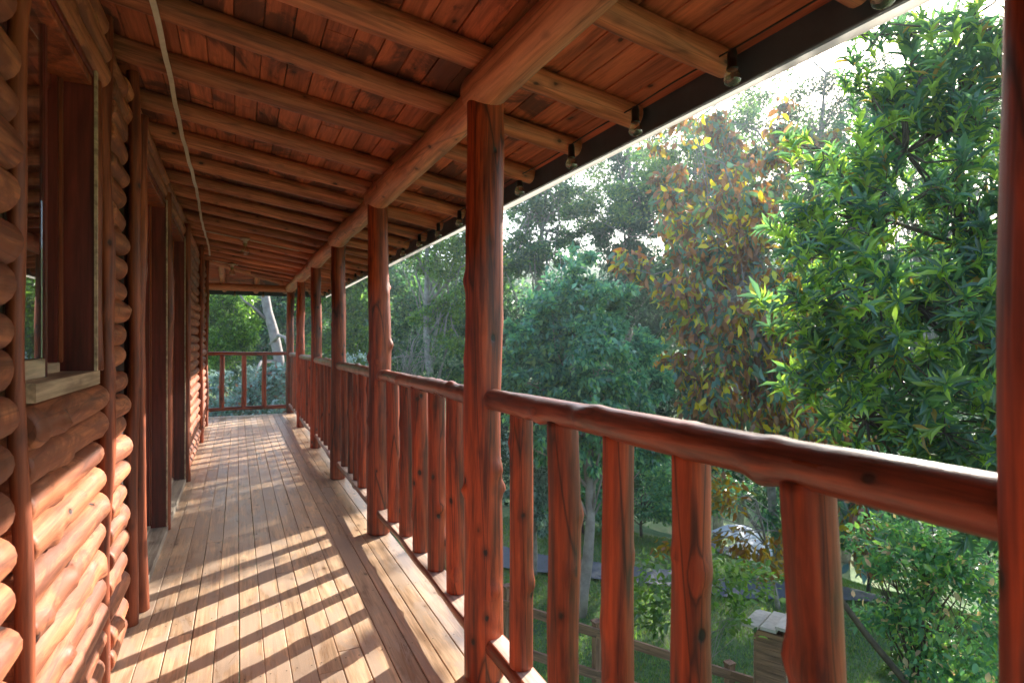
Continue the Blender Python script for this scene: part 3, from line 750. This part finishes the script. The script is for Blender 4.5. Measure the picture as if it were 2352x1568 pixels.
# near tree with whorls of long glossy leaves
def near_tree():
    base = gb(2520, 5.6); mid = pt(2200, 560, 4.7)
    t = empty('broadleaf_tree', base, 'bright green tree with whorls of long pointed leaves right outside the near handrail', 'tree')
    blobs = [(2120, 120, 4.8, 150, 62), (2010, 60, 5.0, 70, 14), (2240, 60, 4.9, 130, 50), (2230, 300, 4.8, 150, 80), (2080, 330, 4.9, 120, 40), (1960, 420, 4.7, 120, 52), (1900, 540, 4.5, 110, 58), (2090, 540, 4.7, 170, 100),
             (2240, 600, 4.9, 170, 90), (1860, 690, 4.4, 100, 44), (1960, 720, 4.6, 140, 70), (2120, 780, 4.7, 170, 100), (2250, 860, 4.9, 160, 90), (1920, 840, 4.5, 90, 36), (2050, 920, 4.7, 140, 66), (2200, 1010, 4.9, 150, 60), (1990, 250, 5.1, 90, 16), (2330, 400, 4.5, 150, 60), (2350, 900, 4.6, 150, 50), (2120, 1060, 5.0, 110, 34), (2240, 1110, 5.0, 110, 40), (2290, 1000, 4.9, 100, 30)]
    P, cen = blob_points([(a, b, c, d, int(e * 1.08)) for a, b, c, d, e in blobs], 5, .62)
    P = P[keep_sun(P, .05, .3)]
    cb = np.array(mid); n = len(P)
    ax = norm(norm(P - cb) * .8 + rng.normal(size=(n, 3)) * .35 + np.array([-.1, -.15, .75]))
    pos = []; dd = []; uu = []; LL = []; WW = []; col = []
    for i in range(n):
        a = ax[i]; s = norm(np.cross(a, [.3, .5, .2])); v = np.cross(a, s)
        m = int(rng.integers(11, 19)); xi = P[i][0] * cs - P[i][1] * sn; fresh_lit = rng.uniform() < np.clip(.95 - (xi - 2.2) * .45, .12, .9)  # new growth, made commoner to the left to paint the sunlit side lighter
        for k in range(m):
            th = k * 2.4 + rng.uniform(-.8, .8); tilt = R(rng.uniform(30, 68)) if k < m * .65 else R(rng.uniform(6, 32))
            dv = a * math.cos(tilt) + (s * math.cos(th) + v * math.sin(th)) * math.sin(tilt)
            pos.append(P[i] - a * .016 * k * .7); dd.append(dv); uu.append(a + .2 * rng.normal(size=3))
            l = rng.uniform(.08, .19) * (.75 + .5 * ((i * 37) % 11) / 11); LL.append(l); WW.append(l * rng.uniform(.17, .25))
            c = np.array((.38, .52, .13)) if fresh_lit and k > m * .4 else np.array((.14, .27, .13)) if rng.uniform() < .5 else np.array((.09, .19, .16))
            if rng.uniform() < .02: c = np.array((.4, .25, .07))
            if rng.uniform() < .06: dv = dv + rng.normal(size=3) * .6
            col.append(c * rng.uniform(.75, 1.25))
    pos, dd, uu, LL, WW, col = map(np.array, (pos, dd, uu, LL, WW, col))
    # the leaves that show largest are pieces of their own
    rel = pos - np.array([0, 0, CAMZ]); fw = rel[:, 0] * sn + rel[:, 1] * cs; xc = rel[:, 0] * cs - rel[:, 1] * sn
    ix = 1176 + 1372 * xc / fw; iy = 784 - 1372 * rel[:, 2] / fw
    vis = (ix > 1740) & (ix < 2285) & (iy > 0) & (iy < 1040)
    score = np.where(vis, LL / fw * np.abs(np.linalg.norm(np.cross(norm(dd), norm(rel)), axis=1)), 0)
    top = np.argsort(-score)[:290]
    msk = np.zeros(len(pos), bool); msk[top] = True
    b = np.array(base)
    tp, faces = TL['lance']
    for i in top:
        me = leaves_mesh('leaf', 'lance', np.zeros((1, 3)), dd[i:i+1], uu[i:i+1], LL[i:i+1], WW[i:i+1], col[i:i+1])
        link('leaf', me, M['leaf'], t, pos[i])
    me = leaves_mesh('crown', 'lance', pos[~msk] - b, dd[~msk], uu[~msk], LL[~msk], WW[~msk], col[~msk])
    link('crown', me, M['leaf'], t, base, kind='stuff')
    paths = []; radii = []
    tr = [base, pt(2440, 1250, 5.3), pt(2330, 950, 5.0), mid, pt(2210, 250, 4.9), pt(2200, 60, 4.9)]
    paths.append(tr); radii.append([.075, .06, .05, .04, .026, .012])
    sw = [gb(2190, 5.5), pt(2080, 1565, 5.3), pt(1985, 1450, 5.25), pt(1905, 1340, 5.2), pt(1890, 1150, 5.1), pt(1990, 960, 4.9), pt(2010, 760, 4.7)]
    paths.append(sw); radii.append([.045, .032, .028, .025, .022, .018, .01])
    nodes = []
    for c in cen:
        c = Vector(c); a = min(tr[2:] + sw[4:] + [pt(2100, 700, 4.75), pt(2020, 500, 4.75), pt(2080, 350, 4.85)], key=lambda q: (q - c).length)
        m_ = a.lerp(c, .5) + Vector((random.uniform(-.06, .06), random.uniform(-.06, .06), -.04))
        paths.append([a, m_, c]); radii.append([.013, .009, .005]); nodes.append(c); nodes.append(m_)
    nn = np.array([tuple(q) for q in nodes])
    for i in range(n):
        j = np.argmin(np.linalg.norm(nn - P[i], axis=1)); a = Vector(nn[j]); c = Vector(P[i])
        e = c + Vector(ax[i]) * .01; s_ = c - Vector(ax[i]) * .09
        paths.append([a, s_, e]); radii.append([.005, .0035, .002])
    for a, q in (((2100, 700, 4.75), tr[3]), ((2020, 500, 4.75), tr[3]), ((2080, 350, 4.85), tr[4])):
        paths.append([q, pt(*a)]); radii.append([.022, .012])
    V, F = tubes([[p - base for p in q] for q in paths], radii, 6)
    link('trunk', pymesh('trunk', V, F, True), M['bark_dark'], t, base)
near_tree()

# tree with hanging yellow, bronze and green leaves
G1 = (.05, .11, .05); G2 = (.035, .085, .05)
plant('autumn_tree', 'tree of hanging bronze, yellow and blue green leaves left of the bright green tree', 'tree',
      [(1600, 290, 11.5, 75, 420), (1710, 400, 11.2, 90, 560), (1570, 420, 11.6, 60, 300), (1790, 300, 11.0, 55, 260), (1650, 520, 11.2, 110, 900), (1780, 560, 11.0, 90, 600), (1560, 620, 11.5, 100, 620), (1690, 700, 11.0, 130, 1300), (1820, 760, 10.8, 110, 800),
       (1450, 600, 11.8, 40, 130), (1590, 800, 11.2, 100, 850), (1730, 880, 10.8, 130, 1200), (1860, 930, 10.6, 110, 700), (1620, 930, 11.0, 80, 560), (1950, 1010, 10.5, 90, 320), (1800, 1020, 10.6, 90, 420), (1990, 1320, 9.5, 70, 260), (1960, 1180, 9.8, 60, 200)],
      'oval', .20, .40, [(.75, .62, .03), (.46, .20, .07), (.30, .15, .10), (.17, .34, .22), (.12, .27, .25), (.55, .60, .06)], [1.5, 2.3, 2.8, 1.8, 2.2, .8], M['leaf2'], M['bark_grey'],
      trunk=(gb(1790, 11.4), pt(1720, 560, 11.2)), r0=.10, limbs=70, droop=.85, outward=.2, prune=(.03, .25), tight=.34, mult=1.55)
plant('autumn_treetop', 'rust and olive upper leaves of the bronze tree up to the eave, set back as an added tree', 'tree',  # top of the bronze tree, moved back so its shade misses the deck
      [(1560, 270, 17, 60, 420), (1620, 330, 17, 70, 520), (1540, 370, 17, 60, 400), (1700, 330, 17, 70, 420), (1790, 260, 17.5, 60, 340), (1850, 330, 17.5, 60, 300), (1640, 430, 17, 80, 600), (1760, 420, 17, 80, 500), (1570, 480, 17, 70, 450)],
      'oval', .24, .42, [(.55, .42, .04), (.46, .20, .07), (.30, .15, .10), (.17, .32, .20), (.13, .25, .2)], [1.3, 1.6, 2.4, 2.0, 2.0], M['leaf2'], M['bark_grey'], trunk=(gb(1700, 17), pt(1680, 380, 17)), r0=.12, limbs=50, droop=.85, outward=.2, tight=.4, mult=1.6, prune=(.03, .2))
# teal tree of fine leaves
plant('teal_tree', 'rounded blue green tree of small shiny leaves behind the middle of the handrail', 'tree',
      [(1325, 590, 9.8, 45, 1300), (1290, 690, 9.6, 85, 4200), (1385, 700, 9.6, 75, 3300), (1230, 800, 9.4, 80, 3800), (1340, 830, 9.3, 110, 6500), (1450, 790, 9.6, 60, 2200), (1200, 920, 9.3, 80, 3500), (1310, 960, 9.2, 110, 6000), (1440, 930, 9.4, 85, 4000), (1500, 880, 9.7, 45, 1300),
       (1380, 1080, 9.2, 70, 1700), (1490, 1010, 9.4, 60, 1700)],
      'tiny', .12, .42, [(.20, .44, .31), (.15, .36, .29), (.32, .54, .26), (.08, .22, .18)], [2, 2, 1.2, 1.5], M['leafbg'], M['bark_pale'],
      trunk=(gb(1338, 8.6), pt(1365, 850, 9.4)), r0=.10, limbs=40, droop=.45, tight=.20, mult=1.2)
# far trees: shared palettes
DK = [(.05, .13, .08), (.08, .19, .10), (.15, .27, .09)]; LT = [(.16, .28, .06), (.24, .36, .07), (.09, .19, .07)]; BL = [(.07, .16, .13), (.10, .20, .15), (.05, .12, .10)]
GRP = 'woodland trees beyond the lawn'
def far(name, label, blobs, pal, wts=(1, 1, 1), size=.13, z=None, r0=.16, trunk=None, limbs=30, bark='bark_grey', width=.5, mult=1.5, **k):
    k['mult'] = mult
    plant(name, label, 'tree', blobs, 'tiny', size, width, pal, wts, M['leafbg'], M[bark], trunk=trunk, r0=r0, limbs=limbs, group=GRP, **k)
far('casuarina_tree', 'tall narrow dark blue green tree rising behind the teal tree, right of its top', [(1440, 360, 25, 40, 1300), (1450, 450, 25, 60, 3000), (1430, 540, 25, 70, 3500), (1490, 500, 25, 45, 1400), (1450, 640, 25, 80, 3000)], BL, size=.17, trunk=(gb(1445, 25), pt(1447, 330, 25)), r0=.2, limbs=45, droop=.3)
far('gum_tree', 'dark open tree with sky showing through, directly right of the second near post top', [(1215, 500, 23, 55, 1500), (1260, 450, 23, 60, 1700), (1200, 590, 22, 60, 2600), (1330, 500, 24, 45, 1100), (1290, 560, 24, 50, 1500)], DK, size=.16, trunk=(gb(1240, 23), pt(1250, 430, 23)), r0=.22, limbs=50)
far('lacy_tree', 'thin lacy tree with bright sky between its twigs above the bronze leaved tree', [(1380, 420, 30, 60, 900), (1560, 330, 30, 80, 1200), (1640, 260, 28, 70, 1000), (1500, 420, 30, 70, 1500), (1680, 360, 28, 70, 1100), (1730, 200, 27, 60, 900), (1600, 430, 28, 60, 1400), (1480, 330, 29, 50, 900), (1330, 470, 29, 50, 900), (1800, 150, 26, 60, 900), (1850, 330, 26, 70, 1200)], [(.09, .15, .06), (.13, .19, .06), (.06, .11, .06)], size=.16, trunk=(gb(1580, 29), pt(1600, 280, 29)), r0=.2, limbs=70, tight=.5, mult=2.2)
far('feathery_tree', 'small leaved grey green tree top against white sky just under the eave', [(1880, 190, 20, 60, 1100), (1940, 260, 20, 55, 800), (1830, 130, 20, 50, 700), (1790, 260, 21, 50, 600), (1920, 110, 20, 40, 300), (1990, 180, 20, 60, 700), (2050, 60, 20, 60, 500)], [(.07, .11, .07), (.05, .08, .05)], (1, 1), size=.12, trunk=(gb(1860, 20.5), pt(1880, 170, 20)), r0=.14, limbs=40, tight=.45)
far('twin_trunk_tree', 'slim yellow green tree on two pale trunks, seen between the second and third posts', [(940, 560, 17, 45, 1300), (1035, 600, 17, 60, 2600), (1060, 520, 17, 50, 1200), (1050, 700, 17, 45, 1500), (985, 720, 17, 40, 800), (1120, 560, 17, 50, 1500), (1030, 790, 17, 40, 900), (985, 640, 17.5, 40, 500)], LT, size=.11, trunk=(gb(1000, 17), pt(975, 560, 17)), r0=.17, limbs=26, bark='bark_grey')
far('dark_thicket', 'dense dark green thicket behind the thin pale trunks, left of the second near post', [(900, 700, 24, 80, 4500), (1000, 760, 24, 90, 5000), (930, 620, 25, 60, 2200), (1080, 720, 24, 90, 4500), (860, 780, 22, 70, 3500), (980, 860, 22, 80, 3500), (1080, 850, 22, 80, 3500), (1120, 640, 24, 60, 2200)], DK, size=.17, limbs=20)
far('pine_tree', 'soft yellow green pine foliage at the far left end beyond the end railing', [(505, 700, 19, 45, 3500), (520, 760, 19, 45, 3500), (540, 690, 20, 35, 2000), (490, 810, 19, 40, 2500), (550, 790, 19, 35, 2000), (450, 720, 19, 50, 2500), (570, 760, 20, 30, 1000)], [(.22, .36, .07), (.32, .46, .09), (.10, .2, .06)], size=.14, trunk=(gb(500, 19), pt(510, 650, 19)), width=.3, limbs=20)
far('shade_tree', 'dark tree crown filling the view above the end railing beside the leaning trunk', [(590, 700, 27, 60, 3500), (650, 700, 27, 60, 3500), (600, 780, 27, 60, 3500), (680, 780, 26, 60, 3500), (720, 700, 26, 60, 3000), (540, 640, 28, 60, 3000), (560, 850, 25, 60, 2500), (650, 860, 25, 60, 2500), (460, 800, 27, 60, 2500)], DK, size=.19, limbs=20)
far('olive_tree', 'olive green tree with bright leaf clusters seen in the slots between the far posts', [(760, 680, 20, 50, 2500), (820, 700, 20, 60, 3500), (700, 690, 21, 40, 1500), (830, 790, 19, 50, 2000), (760, 800, 20, 50, 2000), (830, 640, 20, 40, 1300), (740, 600, 21, 50, 1500)], LT, (1, .6, 1.6), size=.14, limbs=20)
far('wood_mass_tree', 'broad deep green tree low behind the teal tree and the balusters', [(1180, 1000, 18, 100, 4500), (1300, 1080, 18, 100, 4000), (1420, 1050, 19, 90, 3500), (1230, 900, 20, 90, 3500), (1540, 1060, 19, 90, 3500), (1160, 760, 22, 80, 3500), (1500, 700, 22, 90, 3500), (1540, 900, 20, 90, 3500), (1120, 1100, 16, 70, 1500)], [(.03, .07, .045), (.045, .10, .06), (.06, .13, .06)], size=.15, limbs=16)
far('slope_tree', 'shadowy green tree behind the bronze leaved tree and the bright green tree', [(1650, 1040, 17, 90, 2600), (1760, 1100, 17, 90, 2600), (1880, 1050, 17, 100, 3000), (2000, 1000, 17, 110, 3500), (2130, 1050, 16, 110, 3500), (1680, 800, 21, 110, 3500), (1850, 700, 21, 120, 3500), (2020, 750, 20, 120, 3500), (2200, 800, 19, 130, 4000), (1960, 860, 19, 110, 3000), (1600, 600, 23, 80, 1800), (1720, 600, 22, 80, 1800), (2200, 620, 20, 100, 2200), (2150, 480, 20, 90, 2000), (2260, 430, 20, 90, 2000), (2040, 560, 20, 90, 2200), (1950, 480, 21, 70, 1200)], [(.035, .08, .05), (.06, .12, .07), (.08, .15, .06)], size=.15, limbs=30)
far('ridge_tree', 'row of dense tree crowns closing the horizon behind the other trees', [(x, 760 - 40 * math.sin(x * .013), 38, 110, 2400) for x in range(420, 2420, 110)], DK, size=.34, limbs=10, r0=.2)
far('tall_gum_tree', 'tall pale leaved gum tree filling the sky between bronze tree and eave', [(1500, 360, 22, 70, 1500), (1580, 470, 22, 80, 2200), (1640, 330, 22, 80, 1800), (1750, 430, 21, 80, 2000), (1830, 350, 20, 80, 1700), (1700, 250, 22, 60, 900), (1900, 440, 20, 80, 1900), (1400, 480, 23, 60, 1200)], [(.16, .27, .12), (.10, .2, .12), (.24, .34, .12)], size=.16, trunk=(gb(1650, 22), pt(1690, 280, 22)), r0=.2, limbs=60, tight=.45, mult=1.3, prune=(.04, .3))
far('blue_gum_tree', 'blue green tree crown behind the upper part of the bright green tree', [(1990, 300, 18, 90, 2000), (2100, 240, 18, 90, 1700), (2200, 330, 18, 100, 2400), (2080, 420, 18, 100, 2600), (2270, 200, 18, 80, 1200), (2180, 90, 18, 80, 900), (1960, 400, 18, 80, 1700)], [(.10, .2, .15), (.14, .26, .16), (.07, .15, .12)], size=.13, trunk=(gb(2140, 18), pt(2130, 250, 18)), r0=.18, limbs=60, tight=.4, mult=1.2, prune=(.04, .3))
# gum trunk at the end
tt = empty('leaning_gum_tree', gb(650, 15.5), 'leaning pale barked gum trunk standing behind the end railing', 'tree')
bs = tt.location.copy()
pa = [bs, pt(648, 900, 15.5), pt(640, 820, 15.5), pt(628, 760, 15.5), pt(615, 715, 15.5), pt(602, 640, 15.5), pt(590, 560, 15.5), pt(585, 470, 15.6)]
pb = [pt(622, 790, 15.5), pt(640, 770, 15.2), pt(655, 775, 15.0), pt(663, 800, 14.8)]
pc = [pt(640, 830, 15.5), pt(600, 830, 15.0), pt(585, 860, 14.5), pt(560, 900, 14)]
pd = [pt(618, 740, 15.5), pt(590, 712, 15.3), pt(560, 690, 15), pt(535, 655, 15)]
V, F = tubes([[p - bs for p in q] for q in (pa, pb, pc, pd)], [[.15, .14, .13, .125, .115, .105, .09, .07], [.05, .045, .04, .03], [.05, .04, .03, .015], [.04, .03, .025, .015]], 12)
link('trunk', pymesh('trunk', V, F, True), M['bark_pale'], tt, bs)
P, cen = blob_points([(560, 885, 14, 26, 420), (575, 860, 14, 20, 220), (545, 915, 14, 18, 150), (600, 300, 16, 90, 3000)], 20, .5)
link('crown', leaves_mesh('crown', 'lance', P - np.array(bs), rng.normal(size=(len(P), 3)), rng.normal(size=(len(P), 3)), rng.uniform(.06, .12, len(P)), rng.uniform(.02, .04, len(P)), palette(len(P), [(.36, .48, .42), (.28, .40, .36), (.2, .3, .22)], [1, 1, .6])), M['leafsil'], tt, bs, kind='stuff')
SIL = [(.42, .58, .56), (.55, .68, .64), (.20, .32, .22), (.45, .20, .12)]
plant('silver_shrub', 'silvery blue leaved shrubs crowding behind the lower half of the end railing', 'shrub', [(490, 890, 13, 40, 900), (600, 910, 13, 50, 1500), (650, 870, 13, 40, 900), (540, 950, 12.5, 50, 1200), (480, 960, 12.5, 40, 900), (640, 960, 12.5, 50, 1200), (700, 900, 13, 40, 800), (420, 930, 13, 50, 700)], 'tiny', .11, .5, SIL, [2, 1.6, 1.2, .5], M['leafsil'], M['bark_grey'], r0=.05, limbs=40)
plant('silver_shrub', 'pale silvery shrub just outside the railing between the far posts', 'shrub', [(800, 850, 12, 35, 900), (840, 830, 12, 30, 700), (750, 860, 12, 35, 700), (860, 870, 11.5, 30, 500)], 'tiny', .08, .5, SIL, [2, 1.6, 1.2, .1], M['leafsil'], M['bark_grey'], r0=.05, limbs=20)
plant('blue_shrub', 'blue grey bush catching white light between the first balusters of the near bay', 'shrub', [(1215, 1040, 10, 55, 1800), (1260, 1120, 9.8, 50, 1500), (1195, 1150, 9.8, 45, 1100), (1230, 1200, 9.8, 40, 700)], 'tiny', .075, .38, [(.28, .42, .40), (.40, .54, .52), (.12, .22, .17)], [1, 1, 1], M['leafsil'], M['bark_grey'], r0=.05, limbs=20, droop=.5)
plant('bare_shrub', 'twiggy grey shrub with few leaves behind the railing left of the second near post', 'shrub', [(960, 800, 14, 60, 260), (910, 840, 13.5, 50, 200), (1010, 860, 13.5, 50, 300)], 'tiny', .07, .5, [(.10, .16, .10), (.2, .26, .18)], [1, 1], M['leafbg'], M['bark_pale'], r0=.05, limbs=60, sub=4)
plant('sunny_shrub', 'young shrub with oval sunlit pale green leaves beside the wooden pump box', 'shrub', [(1500, 1330, 5.9, 55, 120), (1540, 1400, 5.8, 50, 100), (1610, 1290, 6.0, 50, 90), (1670, 1330, 6.0, 60, 130), (1740, 1340, 6.1, 50, 90), (1480, 1410, 5.8, 35, 50), (1690, 1420, 5.9, 45, 60), (1590, 1360, 6, 45, 60)], 'oval', .085, .42, [(.16, .28, .05), (.10, .2, .06), (.2, .3, .12)], [1, 1, 1], M['leaf'], M['bark_grey'], r0=.022, limbs=46, sub=5, tight=.5, trunk=(gb(1600, 5.9), pt(1600, 1400, 5.9)), leafname='foliage')
plant('glossy_shrub', 'dark glossy shrub with pinkish young leaves low beside the nearest post', 'shrub', [(2080, 1290, 5.6, 90, 620), (2190, 1220, 5.5, 110, 900), (2200, 1400, 5.4, 120, 900), (2090, 1440, 5.5, 80, 480), (2260, 1520, 5.3, 110, 600), (2010, 1260, 5.8, 50, 160), (2330, 1300, 5.3, 120, 500), (2140, 1540, 5.4, 80, 380)], 'oval', .072, .42, [(.11, .26, .18), (.17, .36, .20), (.28, .46, .15), (.80, .50, .44)], [2, 2, 1, .3], M['leaf'], M['bark_dark'], r0=.035, limbs=70, sub=7, tight=.5, leafname='foliage')
plant('autumn_sprig', 'low branches of yellow and bronze leaves hanging over the two white parasols', 'branch', [(1660, 1130, 8.6, 45, 110), (1690, 1240, 8.4, 35, 70), (1760, 1290, 8.2, 40, 90), (1530, 1260, 8.2, 25, 36), (1800, 1240, 8.4, 35, 60)], 'oval', .12, .4, [(.45, .30, .02), (.30, .14, .03), (.2, .2, .05)], [2, 1.3, 1], M['leaf2'], M['bark_grey'], r0=.04, limbs=30, sub=6, tight=.5, droop=.8, trunk=(gb(1790, 8.9), pt(1740, 1150, 8.5)))
plant('young_conifer', 'small feathery yellow green conifer on the lawn under the glossy shrub', 'shrub', [(2050, 1500, 7.2, 22, 500), (2050, 1540, 7.2, 28, 700), (2048, 1460, 7.2, 12, 200)], 'tiny', .045, .3, [(.16, .26, .05), (.22, .32, .08)], [1, 1], M['leafbg'], M['bark_dark'], r0=.02, limbs=8, leafname='foliage')
for (x_, y_, z_, r_, lab) in ((1340, 1120, 12.2, 70, 'dark rounded shrub behind the second baluster of the near bay'), (1470, 1120, 12.8, 75, 'dark green shrub behind the third baluster of the near bay'), (1600, 1090, 13.5, 80, 'bluish shrub above the white parasols, left of them'), (1860, 1150, 11.2, 80, 'leafy green shrub right of the white parasols'), (1990, 1120, 11.0, 90, 'shaded shrub below the hanging bronze leaves'), (2150, 1110, 10.0, 100, 'blue green shrub low behind the bright green tree'), (2270, 1180, 9.0, 100, 'dense shrub partly hidden by the nearest post')):
    plant('garden_shrub', lab, 'shrub', [(x_, y_, z_, r_, 1700), (x_ + r_ * .7, y_ + r_ * .5, z_ - .3, r_ * .7, 900), (x_ - r_ * .7, y_ + r_ * .6, z_ - .2, r_ * .7, 900)], 'tiny', .10, .45,
          [(.12, .27, .18), (.17, .36, .22), (.28, .46, .18)], [1.4, 1.2, .8], M['leafbg'], M['bark_dark'], r0=.04, limbs=24, group='shrubs on the slope below the veranda')
# grass
def grass():
    n = 60000
    z = rng.uniform(6.5, 13, n); xx = rng.uniform(1000, 2300, n)
    xc = (xx - 1176) / 1372 * z; X = xc * cs + z * sn; Y = -xc * sn + z * cs
    P = np.stack([X, Y, gz(X, Y) - .01], -1)
    d = rng.normal(size=(n, 3)) * .35 + np.array([0, 0, 1.0]); up = rng.normal(size=(n, 3))
    me = leaves_mesh('grass', 'tiny', P, d, up, rng.uniform(.04, .09, n), rng.uniform(.008, .014, n), palette(n, [(.12, .24, .07), (.18, .28, .09), (.26, .26, .12)], [2, 1.5, .7]))
    o = link('grass', me, M['grass'], kind='stuff')
    o['label'] = 'short lawn grass below the veranda'; o['category'] = 'grass'
grass()

# ------------------------------------------------------------------ things in the garden
def fence():
    z = 6.5
    t = empty('garden_fence', gb(1371, z), 'brown two rail wooden fence stepping down the slope below the balusters', 'fence')
    top = lambda x: 1400 + .311 * (x - 1240)
    for x in (1166, 1371, 1676, 1990):
        p = pt(x, top(x) - (12 if x > 1300 else 30), z); g_ = gb(x, z)
        b = board('fence_post', (p.x, p.y, g_.z), (p.x, p.y, p.z), .085, .085, M['fence'], t, up=(1, 0, 0), ch=.004, nl=3)
        board('post_cap', (p.x, p.y, p.z + .001), (p.x, p.y, p.z + .020), .100, .100, M['fence'], t, up=(1, 0, 0), ch=.006, nl=2)
    xs = [1060, 1166, 1371, 1676, 1990]
    for a, b in zip(xs, xs[1:]):
        for dy in (12, 108):
            pa_, pb_ = pt(a, top(a) + dy, z - .06), pt(b, top(b) + dy, z - .06)
            board('fence_rail', pa_, pb_, .036, .095, M['fence'], t, nl=4)
fence()
def pump_box():
    c = pt(1778, 1500, 6.0); g_ = float(gz(c.x, c.y)) - .05; top = pt(1778, 1432, 6.0).z
    t = empty('pump_box', (c.x, c.y, g_), 'narrow wooden box tower with horizontal siding and a pale slab roof in the garden', 'box')
    a = .30; ang = YAW * -1 + R(52)
    ux = Vector((math.cos(ang), math.sin(ang), 0)); uy = Vector((-math.sin(ang), math.cos(ang), 0))
    cz = Vector((c.x, c.y, 0))
    for (i, j) in ((-1, -1), (1, -1), (1, 1), (-1, 1)):
        q = cz + ux * i * a * .46 + uy * j * a * .46
        board('corner_post', (q.x, q.y, g_), (q.x, q.y, top), .035, .035, M['fence'], t, up=(1, 0, 0), nl=2)
    z = g_ + .03
    while z < top - .02:
        for s in (-1, 1):
            p0 = cz + uy * s * a * .5 - ux * a * .5; p1 = cz + uy * s * a * .5 + ux * a * .5
            board('siding_board', (p0.x, p0.y, z), (p1.x, p1.y, z), .016, .052, M['threshold'], t, nl=2)
            p0 = cz + ux * s * a * .5 - uy * a * .49; p1 = cz + ux * s * a * .5 + uy * a * .49
            board('siding_board', (p0.x, p0.y, z), (p1.x, p1.y, z), .016, .052, M['fence'], t, nl=2)
        z += .055
    q0 = cz - ux * .26; q1 = cz + ux * .24
    for k in (-1, 0, 1):
        o = uy * k * .15
        board('roof_slab', (q0.x + o.x, q0.y + o.y, top + .05 - .02 * k), (q1.x + o.x, q1.y + o.y, top + .02 - .02 * k), .148, .03, M['shingle'], t, nl=3, warp=.01)
pump_box()
def parasol(x, y, z, r, label):
    p = pt(x, y, z); g_ = float(gz(p.x, p.y)); g_ = min(g_, p.z - 1.2)
    t = empty('parasol', (p.x, p.y, g_), label, 'parasol', 'white parasols in the lower garden')
    n = 8; V = [(0, 0, .32 * r)]; F = []
    for ring, (rr, zz) in enumerate(((.5, .24), (1.0, 0), (1.0, -.06))):
        for k in range(n * 2):
            a = math.pi * k / n; f = 1 if k % 2 == 0 else .955
            V.append((rr * r * f * math.cos(a), rr * r * f * math.sin(a), (zz - (.03 if k % 2 else 0)) * r))
    m_ = n * 2
    for k in range(m_):
        q = (k + 1) % m_
        F.append((0, 1 + k, 1 + q)); F.append((1 + k, 1 + m_ + k, 1 + m_ + q, 1 + q)); F.append((1 + m_ + k, 1 + 2 * m_ + k, 1 + 2 * m_ + q, 1 + m_ + q))
    q = Quaternion((cs, -sn, 0), R(-6))
    link('canopy', pymesh('canopy', V, F), M['canvas'], t, p, q)
    V, F = lathe([(.02, 0), (.02, p.z - g_ + .25 * r)], 10); link('pole', pymesh('pole', V, F, True), M['cream'], t, (p.x, p.y, g_))
    V, F = lathe([(.0001, .0), (.25, 0), (.25, .06), (.05, .09), (.0001, .09)], 16); link('base', pymesh('base', V, F), M['shingle'], t, (p.x, p.y, g_))
parasol(1692, 1222, 15.0, .60, 'white parasol further up, half hidden by yellow leaves')
parasol(1742, 1258, 13.6, .62, 'white parasol lower down, nearer to the pump box')

# ------------------------------------------------------------------ light haze in the garden air
HAZE = .0022
if HAZE:
    V = [(a, b, c) for a in (-160, 160) for b in (-160, 160) for c in (-9.5, 19)]
    # eight corners of one closed box
    F = [(0, 1, 3, 2), (4, 6, 7, 5), (0, 4, 5, 1), (2, 3, 7, 6), (0, 2, 6, 4), (1, 5, 7, 3)]
    m = bpy.data.materials.new('haze_air'); m.use_nodes = True; t = m.node_tree; t.nodes.clear()
    o_ = t.nodes.new('ShaderNodeOutputMaterial'); v_ = t.nodes.new('ShaderNodeVolumePrincipled')
    v_.inputs['Color'].default_value = (.80, .92, 1, 1); v_.inputs['Density'].default_value = HAZE; v_.inputs['Anisotropy'].default_value = .45
    t.links.new(v_.outputs[0], o_.inputs['Volume'])
    link('haze', pymesh('haze', V, F), m, kind='stuff')
